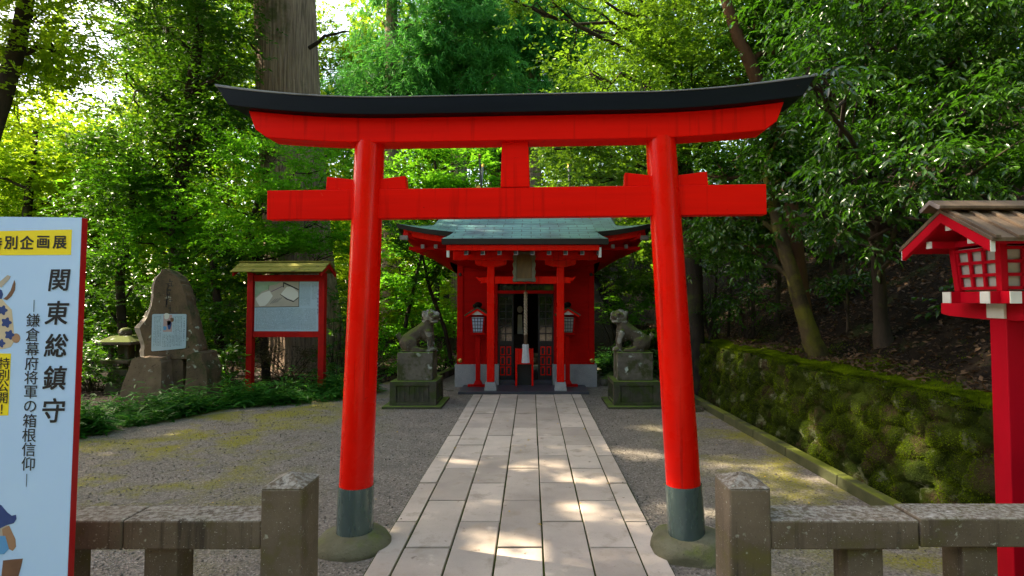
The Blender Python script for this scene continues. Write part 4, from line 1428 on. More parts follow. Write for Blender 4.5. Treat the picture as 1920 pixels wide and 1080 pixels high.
def shrine_lantern(x, y, label, pane):
    L = thing('post_lantern', label, 'lantern', (x, y, 0), group='lantern posts flanking the shrine door')
    MB().box((x - .042, y - .042, .06), (x + .042, y + .042, 1.02)).build('post', M['shrine_red'], L, bevel=.006)
    ft = MB()
    ft.box((x - .19, y - .05, .0), (x + .19, y + .05, .085))
    ft.frustum((x, y), .085, .075, .086, .16, .05, .05)
    ft.build('foot', M['shrine_red'], L, bevel=.006)
    MB().frustum((x, y), .145, .13, 1.021, 1.06, .155, .14).build('tray', M['shrine_red'], L, bevel=.004)
    z0, z1, h0, h1 = 1.061, 1.355, .112, .138
    for a in (-1, 1):
        for b_ in (-1, 1):
            V = []
            for z, h in ((z0, h0), (z1, h1)):
                cx_, cy_ = x + a * (h - .012), y + b_ * (h - .012)
                V += [(cx_ - .012, cy_ - .012, z), (cx_ + .012, cy_ - .012, z), (cx_ + .012, cy_ + .012, z), (cx_ - .012, cy_ + .012, z)]
            MB().add(V, [(3, 2, 1, 0), (4, 5, 6, 7), (0, 1, 5, 4), (1, 2, 6, 5), (2, 3, 7, 6), (3, 0, 4, 7)]).build('corner_post', M['shrine_red'], L)
    for ax in 'xy':
        for sg in (-1, 1):
            lattice_side(ax, sg, z0 + .002, z1 - .004, h0, h1, M['black'], L, 4, 4, cx=x, cy=y, bw=.0045, inset=.016, panel=pane)
    for s in (-1, 1):                             # roof boards, ridge running front to back
        pts = [(x, 1.52), (x + s * .235, 1.375), (x + s * .235, 1.40), (x, 1.548)]
        MB().prism(pts if s > 0 else pts[::-1], y - .21, y + .21).build('roof_board', M['plinth'], L, bevel=.003)
        pts = [(x, 1.475), (x + s * .20, 1.352), (x + s * .215, 1.386), (x, 1.519)]
        MB().prism(pts if s > 0 else pts[::-1], y - .19, y - .165).build('bargeboard', M['red'], L)
    MB().prism([(x - .11, 1.40), (x + .11, 1.40), (x, 1.474)], y - .16, y - .15).build('gable_board', M['pale_print'], L)
    m_ = MB()
    m_.sphere((x, y, 1.585), (.075, .20, .055), 12, 8)
    m_.sphere((x - .03, y - .1, 1.56), (.07, .09, .05), 10, 6)
    m_.build('ridge_moss', M['litter_soil'], L, smooth=True)
    return L


shrine_lantern(-1.005, 10.85, 'red post lantern with pale blue panes left of the shrine door', M['blue_paper'])
shrine_lantern(.69, 10.87, 'red post lantern mostly hidden behind the right porch post of the shrine', M['paper'])


# ------------------------------------------------------------------ guardian lion-dogs
def lion(name, label, x, y, z, mirror, parts_seed):
    """a seated guardian statue as one carved block: ellipsoids and capsules fused by a voxel remesh"""
    bm = bmesh.new()

    def ell(c, r, ry=0.0, rz=0.0):
        mt = Matrix.Translation(c) @ Matrix.Rotation(rz, 4, 'Z') @ Matrix.Rotation(ry, 4, 'Y') @ Matrix.Diagonal((r[0], r[1], r[2], 1))
        bmesh.ops.create_icosphere(bm, subdivisions=3, radius=1, matrix=mt)

    def cap(a, b_, ra, rb, n=7):
        a, b_ = Vector(a), Vector(b_)
        for i in range(n + 1):
            p = a.lerp(b_, i / n)
            r = ra + (rb - ra) * i / n
            ell(p, (r, r, r))
    # local frame: x forward, y across, z up; statue about .62 high
    ell((-.20, 0, .13), (.13, .125, .13))                       # rump
    cap((-.19, 0, .17), (.07, 0, .36), .12, .105)               # sloping back
    ell((.10, 0, .30), (.105, .11, .16), R(12))                 # chest
    cap((.09, 0, .38), (.14, 0, .49), .095, .085)               # neck
    for s in (-1, 1):
        ell((-.15, s * .10, .12), (.115, .055, .115), R(-20))   # haunch
        cap((-.07, s * .115, .05), (.03, s * .115, .032), .042, .034)
        ell((.055, s * .115, .030), (.05, .038, .03))           # hind paw
        cap((.13, s * .085, .30), (.165, s * .085, .17), .052, .043)
        cap((.165, s * .085, .17), (.160, s * .085, .05), .041, .037)
        ell((.195, s * .085, .035), (.06, .042, .035))          # fore paw
        for k in range(3):
            ell((.235, s * .085 + (k - 1) * .024, .026), (.022, .014, .02))
        ell((.155, s * .095, .235), (.03, .035, .028))          # curl on the shoulder
        ell((.14, s * .10, .295), (.035, .03, .03))
    hx, hz = .165, .530                                         # head, turned to the viewer
    H = Matrix.Translation((hx, 0, hz)) @ Matrix.Rotation(R(-48 if not mirror else 48), 4, 'Z')

    def he(c, r):
        bmesh.ops.create_icosphere(bm, subdivisions=3, radius=1, matrix=H @ Matrix.Translation(c) @ Matrix.Diagonal((r[0], r[1], r[2], 1)))
    H = H @ Matrix.Scale(1.22, 4)
    he((0, 0, 0), (.098, .104, .080))
    he((.085, 0, .005), (.055, .066, .032))                     # upper muzzle
    he((.072, 0, -.055), (.055, .055, .022))                    # jaw
    he((.132, 0, .018), (.018, .03, .018))                      # nose
    for s in (-1, 1):
        he((.075, s * .042, .048), (.032, .03, .02))            # brow
        he((.082, s * .036, .028), (.016, .014, .014))          # eye
        he((-.02, s * .092, .035), (.035, .022, .045))          # ear
        he((.10, s * .05, -.02), (.022, .016, .016))            # lip corner
        for k in range(5):                                      # mane curls
            a = .5 + k * .55
            he((-.055 - .012 * k, s * .075 * math.cos(a * .4), .055 - .05 * k), (.034, .032, .03))
    he((-.03, 0, .075), (.06, .05, .03))
    for k in range(6):                                          # tail flame
        cap((-.30, 0, .16), (-.335 - .012 * abs(k - 2.5), (k - 2.5) * .03, .30 - .018 * abs(k - 2.5)), .035, .015, 5)
    ell((-.02, 0, .01), (.30, .16, .022))                       # carved ground slab
    me = bpy.data.meshes.new(name)
    bm.to_mesh(me)
    bm.free()
    me.materials.append(M['statue'])
    o = bpy.data.objects.new(name, me)
    COL.objects.link(o)
    md = o.modifiers.new('r', 'REMESH')
    md.mode = 'VOXEL'
    md.voxel_size = .0095
    md = o.modifiers.new('s', 'SMOOTH')
    md.iterations = 3
    md.factor = .5
    bake(o)
    for v in o.data.vertices:                                   # weathering
        c = v.co
        k = .006 * vnoise(c.x + parts_seed, c.y, c.z, 14) + .004 * vnoise(c.x + parts_seed, c.y, c.z, 34)
        v.co = c + v.normal * k
    o.data.materials.append(M['pale_statue'])
    for p in o.data.polygons:                                   # lichen on the face and one paw
        c = p.center
        if (c.z > .455 and c.x > .05 and vnoise(c.x + parts_seed, c.y, c.z, 7) > .02) or (c.x > .08 and c.z < .30 and vnoise(c.x, c.y + parts_seed, c.z, 9) > .12):
            p.material_index = 1
    o.data.shade_smooth()
    o.location = (x, y, z)
    o.rotation_euler = (0, 0, math.pi if mirror else 0)
    o.scale = (1.04, 1.04, 1.04)
    tag(o, label, 'statue')
    return o


def pedestal(label, x, y, sg, hid):
    p = thing('statue_pedestal', label, 'pedestal', (x, y, 0))
    MB().box((x - .46, y - .46, -.02), (x + .46, y + .46, .036)).build('ground_slab', M['plinth'], p, bevel=.008)
    b_ = MB().box((x - .362, y - .362, .0365), (x + .362, y + .362, .075)).box((x - .362, y - .362, .345), (x + .362, y + .362, .405))
    b_.box((x - .335, y - .335, .075), (x + .335, y + .335, .345))
    for a in (-1, 1):
        for c in (-1, 1):
            xx_, yy_ = x + a * .312, y + c * .312
            b_.box((xx_ - .05, yy_ - .05, .0751), (xx_ + .05, yy_ + .05, .3449))
    for k in range(7):
        xx_ = x - .225 + .075 * k
        b_.box((xx_ - .014, y - .345, .08), (xx_ + .014, y - .33, .34))
        b_.box((x + sg * .3375 - .0075, y - .225 + .075 * k - .014, .08), (x + sg * .3375 + .0075, y - .225 + .075 * k + .014, .34))
    b_.build('base', M['plinth'], p)
    MB().box((x - .28, y - .235, .4055), (x + .28, y + .235, .848)).build('block', M['pedestal'], p, bevel=.012)


pedestal('lichen-blotched stone pedestal left of the path, one round pale lichen patch on its block', -1.845, 9.32, 1, .02)
pedestal('stone pedestal right of the path, partly behind the right torii pillar', 1.65, 9.32, -1, .02)
lion('guardian_lion', 'mossy seated stone lion-dog facing right on the pedestal left of the path', -1.80, 9.32, .847, False, 2)
lion('guardian_lion', 'dark mossy stone lion-dog facing left on the pedestal right of the path', 1.60, 9.32, .847, True, 9)

# ------------------------------------------------------------------ moss wall, kerb
rs = np.random.default_rng(5)
ny, nz = 520, 48
Y = np.linspace(1.2, 14.2, ny)[None, :].repeat(nz, 0)
T = np.linspace(0, 1.12, nz)[:, None].repeat(ny, 1)
cw, chh = .27, .19
iy, it = np.floor(Y / cw).astype(int), np.floor(T * 1.0 / chh).astype(int)
jit = rs.uniform(.15, .85, (60, 20, 3))
d1 = np.full(Y.shape, 9.0)
d2 = np.full(Y.shape, 9.0)
hgt = np.zeros(Y.shape)
for a in (-1, 0, 1):
    for b_ in (-1, 0, 1):
        cy, ct = iy + a, it + b_
        j = jit[np.clip(cy, 0, 59), np.clip(ct + 2, 0, 19)]
        py_ = (cy + j[..., 0] + .5 * (ct % 2)) * cw
        pz_ = (ct + j[..., 1]) * chh
        d = np.hypot((Y - py_) / cw, (T - pz_) / chh)
        sw = d < d1
        d2 = np.where(sw, d1, np.minimum(d2, d))
        hgt = np.where(sw, j[..., 2], hgt)
        d1 = np.minimum(d1, d)
bul = np.clip((d2 - d1) * 2.8, 0, 1) ** .6 * .065 + hgt * .05
V = np.zeros((nz, ny, 3))
for i in range(nz):
    for k in range(ny):
        y, t_ = Y[i, k], T[i, k]
        n_ = .05 * vnoise(y, t_, 0, 4) + .02 * vnoise(y, t_, 4, 13) + .009 * vnoise(y, t_, 8, 34)
        top = max(0, t_ - .93)
        back = .09 * t_ + top * 1.5
        f = 1 - min(1, top / .12)
        V[i, k] = (wall_x(y) + back - (bul[i, k] + n_) * f + .10, y, min(t_, .93) + top * .25 - .05 * f * (top > 0) + .05 * vnoise(y, 0, 9, 2.2) * min(1, t_) + n_ * .5 * min(1, top / .1))
idx = np.arange(nz * ny).reshape(nz, ny)
F = np.stack([idx[:-1, :-1], idx[1:, :-1], idx[1:, 1:], idx[:-1, 1:]], -1).reshape(-1, 4)
mw = mesh_np('mossy_wall', V.reshape(-1, 3), F, M['moss_wall'], smooth=True)
tag(mw, 'low boulder retaining wall thickly grown with dark moss along the right side', 'wall')
nrm = np.cross(V[1:, :-1] - V[:-1, :-1], V[:-1, 1:] - V[:-1, :-1])
nrm /= np.linalg.norm(nrm, axis=-1, keepdims=True) + 1e-9
if nrm[10, 100, 0] > 0: nrm = -nrm


def tufts(C, N, size, w=.5, up=.5):
    """small three-cornered blades standing on a surface"""
    n = len(C)
    rd = rng.normal(size=(n, 3))
    d = N + .55 * rd + np.array([0, 0, up])
    d /= np.linalg.norm(d, axis=1, keepdims=True)
    s = np.cross(d, rng.normal(size=(n, 3)))
    s /= np.linalg.norm(s, axis=1, keepdims=True) + 1e-9
    L = size * rng.uniform(.5, 1.4, n)[:, None]
    V = np.stack([C - s * L * w, C + s * L * w, C + d * L], 1).reshape(-1, 3)
    return V, np.arange(3 * n).reshape(-1, 3)


n = 230000
# moss grows thicker in cushions: choose cells by a noise
ii = rng.integers(0, nz - 1, n)
ii[:70000] = rng.integers(int(nz * .80), nz - 1, 70000)
kk_ = (ny * rng.random(n) ** 1.25).astype(int).clip(0, ny - 2)
cush = np.array([vnoise(Y[a, b_], T[a, b_], 7, 3.0) for a, b_ in zip(ii, kk_)])
kp = (ii > nz * .82) & (rng.random(n) < .9) | ((cush + .45 * bul[ii, kk_] / .15 * .35 + .30 * rng.random(n)) > .10)
ii, kk_ = ii[kp], kk_[kp]
fu, fv = rng.random((len(ii), 1)), rng.random((len(ii), 1))
C = V[ii, kk_] * (1 - fu) * (1 - fv) + V[ii, kk_ + 1] * fu * (1 - fv) + V[ii + 1, kk_] * (1 - fu) * fv + V[ii + 1, kk_ + 1] * fu * fv
tv, tf_ = tufts(C, nrm[ii, kk_], .0115, .35, .0)
o = mesh_np('moss_cover', tv, tf_, M['moss_tuft'], mw)
tag(o, kind='stuff')

m_ = MB()
y = 1.0
kerb = thing('stone_kerb', 'low mossy kerb of stone lengths along the foot of the mossy wall', 'kerb', (2.9, 7, 0))
while y < 11.2:
    L = random.uniform(.8, 1.0)
    a, b_ = wall_x(y) - .20, wall_x(y + L) - .20
    MB().add([(a, y + .006, -.02), (a + .115, y + .006, -.02), (b_ + .115, y + L - .006, -.02), (b_, y + L - .006, -.02),
              (a + .008, y + .006, .10), (a + .115, y + .006, .10), (b_ + .115, y + L - .006, .10), (b_ + .008, y + L - .006, .10)],
             [(3, 2, 1, 0), (4, 5, 6, 7), (0, 1, 5, 4), (1, 2, 6, 5), (2, 3, 7, 6), (3, 0, 4, 7)]).build('kerb_stone', M['kerb'], kerb, bevel=.01)
    y += L
boulder('low_rock', (2.42, 8.75, .02), (.20, .14, .06), M['rock'], 'flat dark rock on the gravel behind the right torii pillar', 'rock', seed=4, cut=.8)
boulder('low_rock', (2.28, 9.35, .02), (.16, .12, .07), M['plinth'], 'small dark rock beside the right stone pedestal', 'rock', seed=8, cut=.8)
for k, (x, y, r_, lb) in enumerate(((-1.62, 10.75, .07, 'small pale rock at the left corner of the shrine base'), (-1.75, 10.9, .09, 'flat grey rock left of the shrine base'),
                                    (-1.50, 10.62, .05, 'smallest pebble-like rock beside the shrine step'), (1.45, 10.7, .08, 'small grey rock right of the shrine base'))):
    boulder('low_rock', (x, y, .01), (r_ * 1.3, r_, r_ * .55), M['stone'], lb, 'rock', seed=20 + k, cut=.8)
for lb, a, b_ in (('squared stone edging running back left of the shrine', (-2.1, 11.0), (-1.75, 13.2)), ('squared stone edging running back right of the shrine', (1.42, 11.2), (1.85, 12.6))):
    d = (Vector((b_[0], b_[1], 0)) - Vector((a[0], a[1], 0)))
    nn = Vector((d.y, -d.x, 0)).normalized() * .07
    p, q = Vector((a[0], a[1], 0)), Vector((b_[0], b_[1], 0))
    o = MB().add([p - nn, p + nn, q + nn, q - nn] + [v + Vector((0, 0, .14)) for v in (p - nn, p + nn, q + nn, q - nn)],
                 [(3, 2, 1, 0), (4, 5, 6, 7), (0, 1, 5, 4), (1, 2, 6, 5), (2, 3, 7, 6), (3, 0, 4, 7)]).build('edging_stone', M['pedestal'], bevel=.012)
    tag(o, lb, 'edging')

# ------------------------------------------------------------------ foliage
WIN = []                                          # gaps in the high canopy: where the sun gets through (point, radius, thoroughness)


def win(p, r, k=.93):
    WIN.append((np.array(p[:]), r, k))


for px, py, r in ((900, 955, .20), (1010, 880, .30), (1105, 905, .28), (965, 1030, .33), (1160, 985, .30), (880, 870, .22), (1235, 805, .26), (1080, 955, .16), (820, 930, .12),
                  (1200, 850, .30), (1400, 880, .40), (1470, 925, .25), (1560, 905, .25), (1370, 1065, .25), (1480, 1060, .25), (1290, 960, .3), (1560, 860, .22), (1010, 1060, .25), (720, 1000, .15), (1180, 1060, .2)):
    win(G(px, py), r, .86)
for px, py, Y_, r, k in ((1810, 400, 3.3, .24, .75), (1890, 400, 3.2, .15, .8), (1760, 455, 3.2, .12, .9), (1850, 700, 3.3, .10, .8), (1340, 980, 2.72, .07, .95), (1500, 955, 2.7, .26, .6), (1700, 950, 2.7, .26, .6), (1380, 900, 2.7, .12, .8),
                         (1090, 60, 9.5, 1.2, .9), (1190, 130, 9.5, .9, .9), (1100, 320, 9.5, .9, .85), (1250, 200, 9.2, .7, .8), (1320, 80, 9.2, .8, .8), (1400, 330, 8.5, .5, .7),
                         (1222, 320, 3.85, .10, .9), (1540, 700, 6.5, .10, .9), (1520, 850, 6.1, .13, .9), (1475, 520, 7, .14, .8), (1600, 470, 8.5, .16, .8), (1660, 520, 8, .14, .8), (1440, 500, 9, .2, .8),
                         (420, 290, 11.5, .7, .85), (560, 300, 11.5, .6, .8), (450, 440, 11.5, .5, .8), (760, 600, 14, .9, .85), (800, 470, 14, .8, .85), (860, 310, 16, 1.6, .85), (735, 110, 19, 1.2, .9), (850, 80, 20, 1.3, .9), (700, 170, 19, .9, .9), (930, 130, 20, .9, .9),
                         (1190, 470, 13, .6, .85), (1150, 610, 13, .5, .85), (1860, 330, 5, .35, .85), (1760, 300, 5.2, .35, .8), (1650, 250, 5.5, .4, .8), (1560, 110, 6, .5, .8), (1330, 640, 9, .25, .7),
                         (300, 540, 9.7, .12, .9), (160, 780, 7.5, .35, .6), (330, 740, 8.6, .35, .6), (560, 500, 10.3, .35, .7)):
    win(P(px, py, Y_), r, k)

random.seed(21)
for i in range(90):                              # sun flecks all over the canopies
    if i < 62:
        px, py, Y_ = random.uniform(1000, 1920), random.uniform(0, 470), random.choice((5.2, 6, 7, 8.5, 9.5, 11))
        if px > 1500 and py > 380: continue
    else:
        px, py, Y_ = random.uniform(180, 900), random.uniform(20, 640), random.choice((11.5, 12.3, 13, 14.2, 17))
    win(P(px, py, Y_), random.uniform(.10, .26), .9)


def sunfilter(C):
    keep = np.ones(len(C), bool)
    s = np.array(SUN[:])
    for g, r, k in WIN:
        v = C - g
        t_ = v @ s
        d = np.linalg.norm(v - t_[:, None] * s, axis=1)
        kill = (t_ > 1.6) & (d < r * (.75 + .5 * rng.random(len(C)))) & (rng.random(len(C)) < k)
        keep &= ~kill
    return keep


def norm(a):
    return a / (np.linalg.norm(a, axis=1, keepdims=True) + 1e-9)


def leaf_geo(C, D, N, L, W, kind='quad', fold=.25):
    n = len(C)
    D = norm(D)
    S = norm(np.cross(D, N))
    N = np.cross(S, D)
    L = L[:, None]
    W = W[:, None]
    if kind == 'quad':
        m_ = C + D * L * .45
        V = np.stack([C, m_ + S * W * .5 + N * W * fold, C + D * L, m_ - S * W * .5 + N * W * fold], 1)
        T = np.array([(0, 1, 2), (0, 2, 3)])
    else:                                          # longer curved blade with a sunken midrib
        dr = -N * L * .12
        V = np.stack([C, C + D * L * .28 + S * W * .42 + N * W * fold, C + D * L * .28, C + D * L * .28 - S * W * .42 + N * W * fold,
                      C + D * L * .64 + S * W * .42 + N * W * fold + dr * .4, C + D * L * .64 + dr * .4, C + D * L * .64 - S * W * .42 + N * W * fold + dr * .4, C + D * L + dr * 1.3], 1)
        T = np.array([(0, 1, 2), (0, 2, 3), (1, 4, 5), (1, 5, 2), (2, 5, 6), (2, 6, 3), (4, 7, 5), (5, 7, 6)])
    k = V.shape[1]
    return V.reshape(-1, 3), (T[None] + (np.arange(n) * k)[:, None, None]).reshape(-1, 3)


STY = {  # leaves per twig, twig length, clump flattening, twig droop, normal noise
    'broad': (13, .38, .75, -.12, .55), 'maple': (12, .36, .32, -.05, .35), 'cedar': (26, .42, .9, -.75, 1.2), 'hang': (9, .34, .7, -.35, .5)}


def crown(blobs, L, W, dens, style, kind='quad', clumps=9.0, spread=.36, floor=None):
    k, tl, flat, droop, nn = STY[style]
    Cs, Ds, Ns = [], [], []
    cl = []
    for (c, r) in blobs:
        c = np.array(c[:])
        r = np.array(r if hasattr(r, '__len__') else (r, r, r * .8))
        nleaf = dens * (r[0] * r[1] + r[1] * r[2] + r[0] * r[2]) / 3
        B = int(max(5, clumps * r.mean() ** 1.5 + 3))
        u = norm(rng.normal(size=(B, 3))) * rng.random((B, 1)) ** .45
        cc = c + u * r
        cl.append((c, cc))
        T_ = max(3, int(nleaf / k))
        wgt = rng.uniform(.4, 1.6, B)
        ci = rng.choice(B, T_, p=wgt / wgt.sum())
        g = rng.normal(size=(T_, 3)) * spread * r * (rng.uniform(.6, 1.25, B)[ci])[:, None]
        g[:, 2] *= flat
        tc = cc[ci] + g
        out = norm(tc - c) * .7 + rng.normal(size=(T_, 3)) * .5
        out[:, 2] = out[:, 2] * .5 + droop
        td = norm(out)
        tlen = tl * rng.uniform(.6, 1.3, T_) * max(1, L / .09) ** .5
        f = (np.arange(k)[None, :] + rng.random((T_, k))) / k
        pos = tc[:, None, :] + td[:, None, :] * (tlen[:, None] * (f - .4))[..., None]
        up = np.array([0, 0, 1.0])
        sd = norm(np.cross(td, up + .01))
        alt = np.where(np.arange(k) % 2, 1, -1)[None, :, None]
        if style == 'cedar':
            rd = rng.normal(size=(T_, k, 3))
            D = td[:, None, :] * 1.0 + rd * .42
            N = rng.normal(size=(T_, k, 3))
        else:
            D = sd[:, None, :] * alt * .8 + td[:, None, :] * (.45 + f[..., None] * .6) + rng.normal(size=(T_, k, 3)) * .28
            if style == 'hang': D[..., 2] -= .35
            N = up + rng.normal(size=(T_, k, 3)) * nn
        Cs.append(pos.reshape(-1, 3))
        Ds.append(D.reshape(-1, 3))
        Ns.append(N.reshape(-1, 3))
    C, D, N = np.concatenate(Cs), np.concatenate(Ds), np.concatenate(Ns)
    kp = sunfilter(C)
    if floor is not None: kp &= C[:, 2] > floor
    C, D, N = C[kp], D[kp], N[kp]
    s = rng.uniform(.65, 1.25, len(C))
    V, F = leaf_geo(C, D, N, L * s, W * s * rng.uniform(.85, 1.15, len(C)), kind)
    return V, F, cl


def wob(a, b_, n, amp):
    a, b_ = Vector(a), Vector(b_)
    out = []
    for i in range(n + 1):
        t_ = i / n
        j = amp * math.sin(math.pi * t_)
        out.append(a.lerp(b_, t_) + Vector((random.uniform(-j, j), random.uniform(-j, j), random.uniform(-j, j) + .6 * j)))
    return out


def trunk_mesh(pts, rad, bark, parent, cl, limb_r=.05, sub=4, n=14, flare=False, twigs=True):
    mb = MB()
    P_ = []
    for i in range(len(pts) - 1):                  # resample with a little sway
        for k in range(4):
            P_.append((pts[i].lerp(pts[i + 1], k / 4), rad[i] + (rad[i + 1] - rad[i]) * k / 4))
    P_.append((pts[-1], rad[-1]))
    mb.tube([p + Vector((random.uniform(-.12, .12) * r, random.uniform(-.12, .12) * r, 0)) if 0 < i < len(P_) - 1 else p for i, (p, r) in enumerate(P_)], [r for p, r in P_], n)
    if twigs:
        for c, cc in cl:
            c = Vector(c)
            best = min(P_, key=lambda q: (q[0] - c).length + max(0, q[0].z - c.z + .3) * 2)
            r0 = min(best[1] * .55, limb_r)
            path = wob(best[0], c, 5, .12 * (c - best[0]).length ** .5)
            mb.tube(path, [r0 * (1 - .62 * i / 5) for i in range(6)], 7)
            order = list(range(len(cc)))
            random.shuffle(order)
            for k in order[:sub]:
                st = path[random.choice((3, 4, 5))]
                mb.tube(wob(st, cc[k], 4, .09), [r0 * .34 * (1 - .7 * i / 4) for i in range(5)], 5)
    return mb.build('trunk', bark, parent, smooth=True)


def tree(name, label, cat, pts, rad, blobs, mat, L, W, dens, style, bark, kind='quad', group=None, limb_r=.05, sub=4, twigs=True, clumps=9.0, spread=.36, n=14, floor=None):
    pts = [Vector(p) for p in pts]
    t_ = thing(name, label, cat, pts[0], group=group)
    V, F, cl = crown(blobs, L, W, dens, style, kind, clumps, spread, floor)
    trunk_mesh(pts, rad, bark, t_, cl, limb_r, sub, n, twigs=twigs)
    mesh_np('crown', V, F, mat, t_, smooth=(kind != 'quad'))
    return t_


def bl(*q):
    return [(P(px, py, Y), r) for px, py, Y, r in q]


def gz(p, z=None):
    """drop a point to the ground it stands on"""
    h = hill_z(p.x, p.y)
    return Vector((p.x, p.y, (max(h, 0) if z is None else z) - .05))


# giant cedar at the left: trunk with flared buttresses
tp = [P(578, 715, 14), P(573, 640, 14), P(560, 450, 14), P(543, 200, 14), P(535, 0, 14), P(525, -300, 14), P(520, -700, 14)]
tp[0].z = -.1
ct = thing('giant_cedar', 'giant old cedar trunk with ridged grey-brown bark rising behind the notice board', 'tree', tp[0])
mb = MB()
V, F = [], []
rr = [1.02, .86, .75, .725, .70, .66, .58]
P_ = []
for i in range(len(tp) - 1):
    for k in range(8):
        f = k / 8
        P_.append((tp[i].lerp(tp[i + 1], f), rr[i] + (rr[i + 1] - rr[i]) * f))
ns = 240
for (p, r) in P_:
    for k in range(ns):
        a = 2 * math.pi * k / ns
        rad_ = r * (1 + .05 * math.sin(a * 7 + .3 * p.z) * min(1, max(.25, 1.8 - p.z)) + .026 * abs(math.sin(a * 23 + 1.6 * vnoise(a * 2, p.z * .35, 0))) + .02 * vnoise(math.cos(a) * 6, math.sin(a) * 6, p.z * .35, 1))
        V.append((p.x + rad_ * math.cos(a), p.y + rad_ * math.sin(a), p.z))
for i in range(len(P_) - 1):
    for k in range(ns):
        F.append((i * ns + k, i * ns + (k + 1) % ns, (i + 1) * ns + (k + 1) % ns, (i + 1) * ns + k))
tr_ = mesh_np('trunk', V, F, M['bark'], ct, smooth=True)
hi_ = [(Vector((-7.5, 13.5, 12.5)), 2.2), (Vector((-4.6, 13.5, 13.0)), 2.0), (Vector((-6, 12, 14.2)), 2.2), (Vector((-8.5, 11.5, 13.5)), 2.0), (Vector((-6.3, 14.5, 16.5)), 2.4)]
V, F, cl = crown(hi_, .26, .07, 1300, 'cedar')
mesh_np('crown', V, F, M['lf_cedar'], ct)
for px, py, ex, ey in ((520, 330, 420, 300), (600, 300, 670, 250), (520, 120, 440, 60), (580, 90, 655, 60)):
    mb = MB()
    mb.tube(wob(P(px, py, 13.6), P(ex, ey, 13.0), 5, .12), [.05, .045, .038, .03, .022, .012], 7)
    mb.build('branch', M['dark_bark'], ct, smooth=True)

# left wood
tree('broadleaf_tree', 'tall dark-leaved tree with purplish twigs left of the giant cedar trunk', 'tree',
     [gz(P(335, 690, 13)), P(332, 500, 13), P(345, 250, 13), P(375, 60, 13), P(390, -250, 13), P(395, -420, 13)], [.2, .17, .14, .11, .08, .04],
     bl((300, 50, 13, 1.7), (385, 40, 12.8, 1.2), (255, 170, 13, 1.4), (375, 165, 12.8, 1.2), (320, 280, 13, 1.3), (430, 130, 12.6, .5), (240, 300, 13, 1.0), (400, 240, 12.8, .8), (300, -200, 13, 2.6), (430, -300, 12.5, 2.4), (200, -80, 12.6, 1.7)),
     M['lf_dark'], .105, .048, 5600, 'broad', M['dark_bark'], limb_r=.07, sub=6)
tree('broadleaf_tree', 'sunlit yellow-green tree whose branches enter at the upper left corner', 'tree',
     [Vector((-9.6, 9.2, -.05)), Vector((-9.4, 9.4, 3)), Vector((-9.0, 9.8, 6)), Vector((-8.6, 10, 9.5))], [.2, .17, .13, .07],
     bl((50, 40, 10, 1.15), (-60, 120, 10, 1.2), (110, 100, 10.4, .9), (10, 180, 10.2, .9), (-120, -120, 9.8, 2.0)) + [(Vector((-8.5, 8.5, 10)), 2.1), (Vector((-6.2, 9.5, 10.8)), 1.9)],
     M['lf_yellow'], .085, .048, 3600, 'maple', M['dark_bark'], limb_r=.06, sub=6)
tree('evergreen_tree', 'tall evergreen beyond the left edge, its high crown shading the torii', 'tree',
     [Vector((-10.5, 5.5, -.05)), Vector((-10.4, 5.6, 4)), Vector((-10.2, 5.8, 8)), Vector((-10, 6, 12))], [.25, .22, .17, .08],
     [(Vector((-9.5, 6.2, 9.6)), 2.3), (Vector((-7.0, 5.2, 8.6)), 1.9), (Vector((-6.0, 7.2, 9.4)), 1.9), (Vector((-8.3, 3.6, 8.8)), 2.0), (Vector((-11, 8, 10.5)), 2.2), (Vector((-5.0, 4.2, 8.8)), 1.6), (Vector((-12, 4.5, 9.5)), 2.2), (Vector((-4.4, 6.0, 10.0)), 1.5), (Vector((-13.5, 7.2, 9.8)), 2.3), (Vector((-11.5, 6.6, 10.4)), 2.0), (Vector((-14.5, 9.5, 11)), 2.3), (Vector((-8.0, 6.0, 10.6)), 2.0), (Vector((-9.8, 10.5, 11.2)), 2.3), (Vector((-12.6, 11, 11)), 2.3)],
     M['lf_dark'], .18, .09, 1900, 'broad', M['dark_bark'], limb_r=.09)
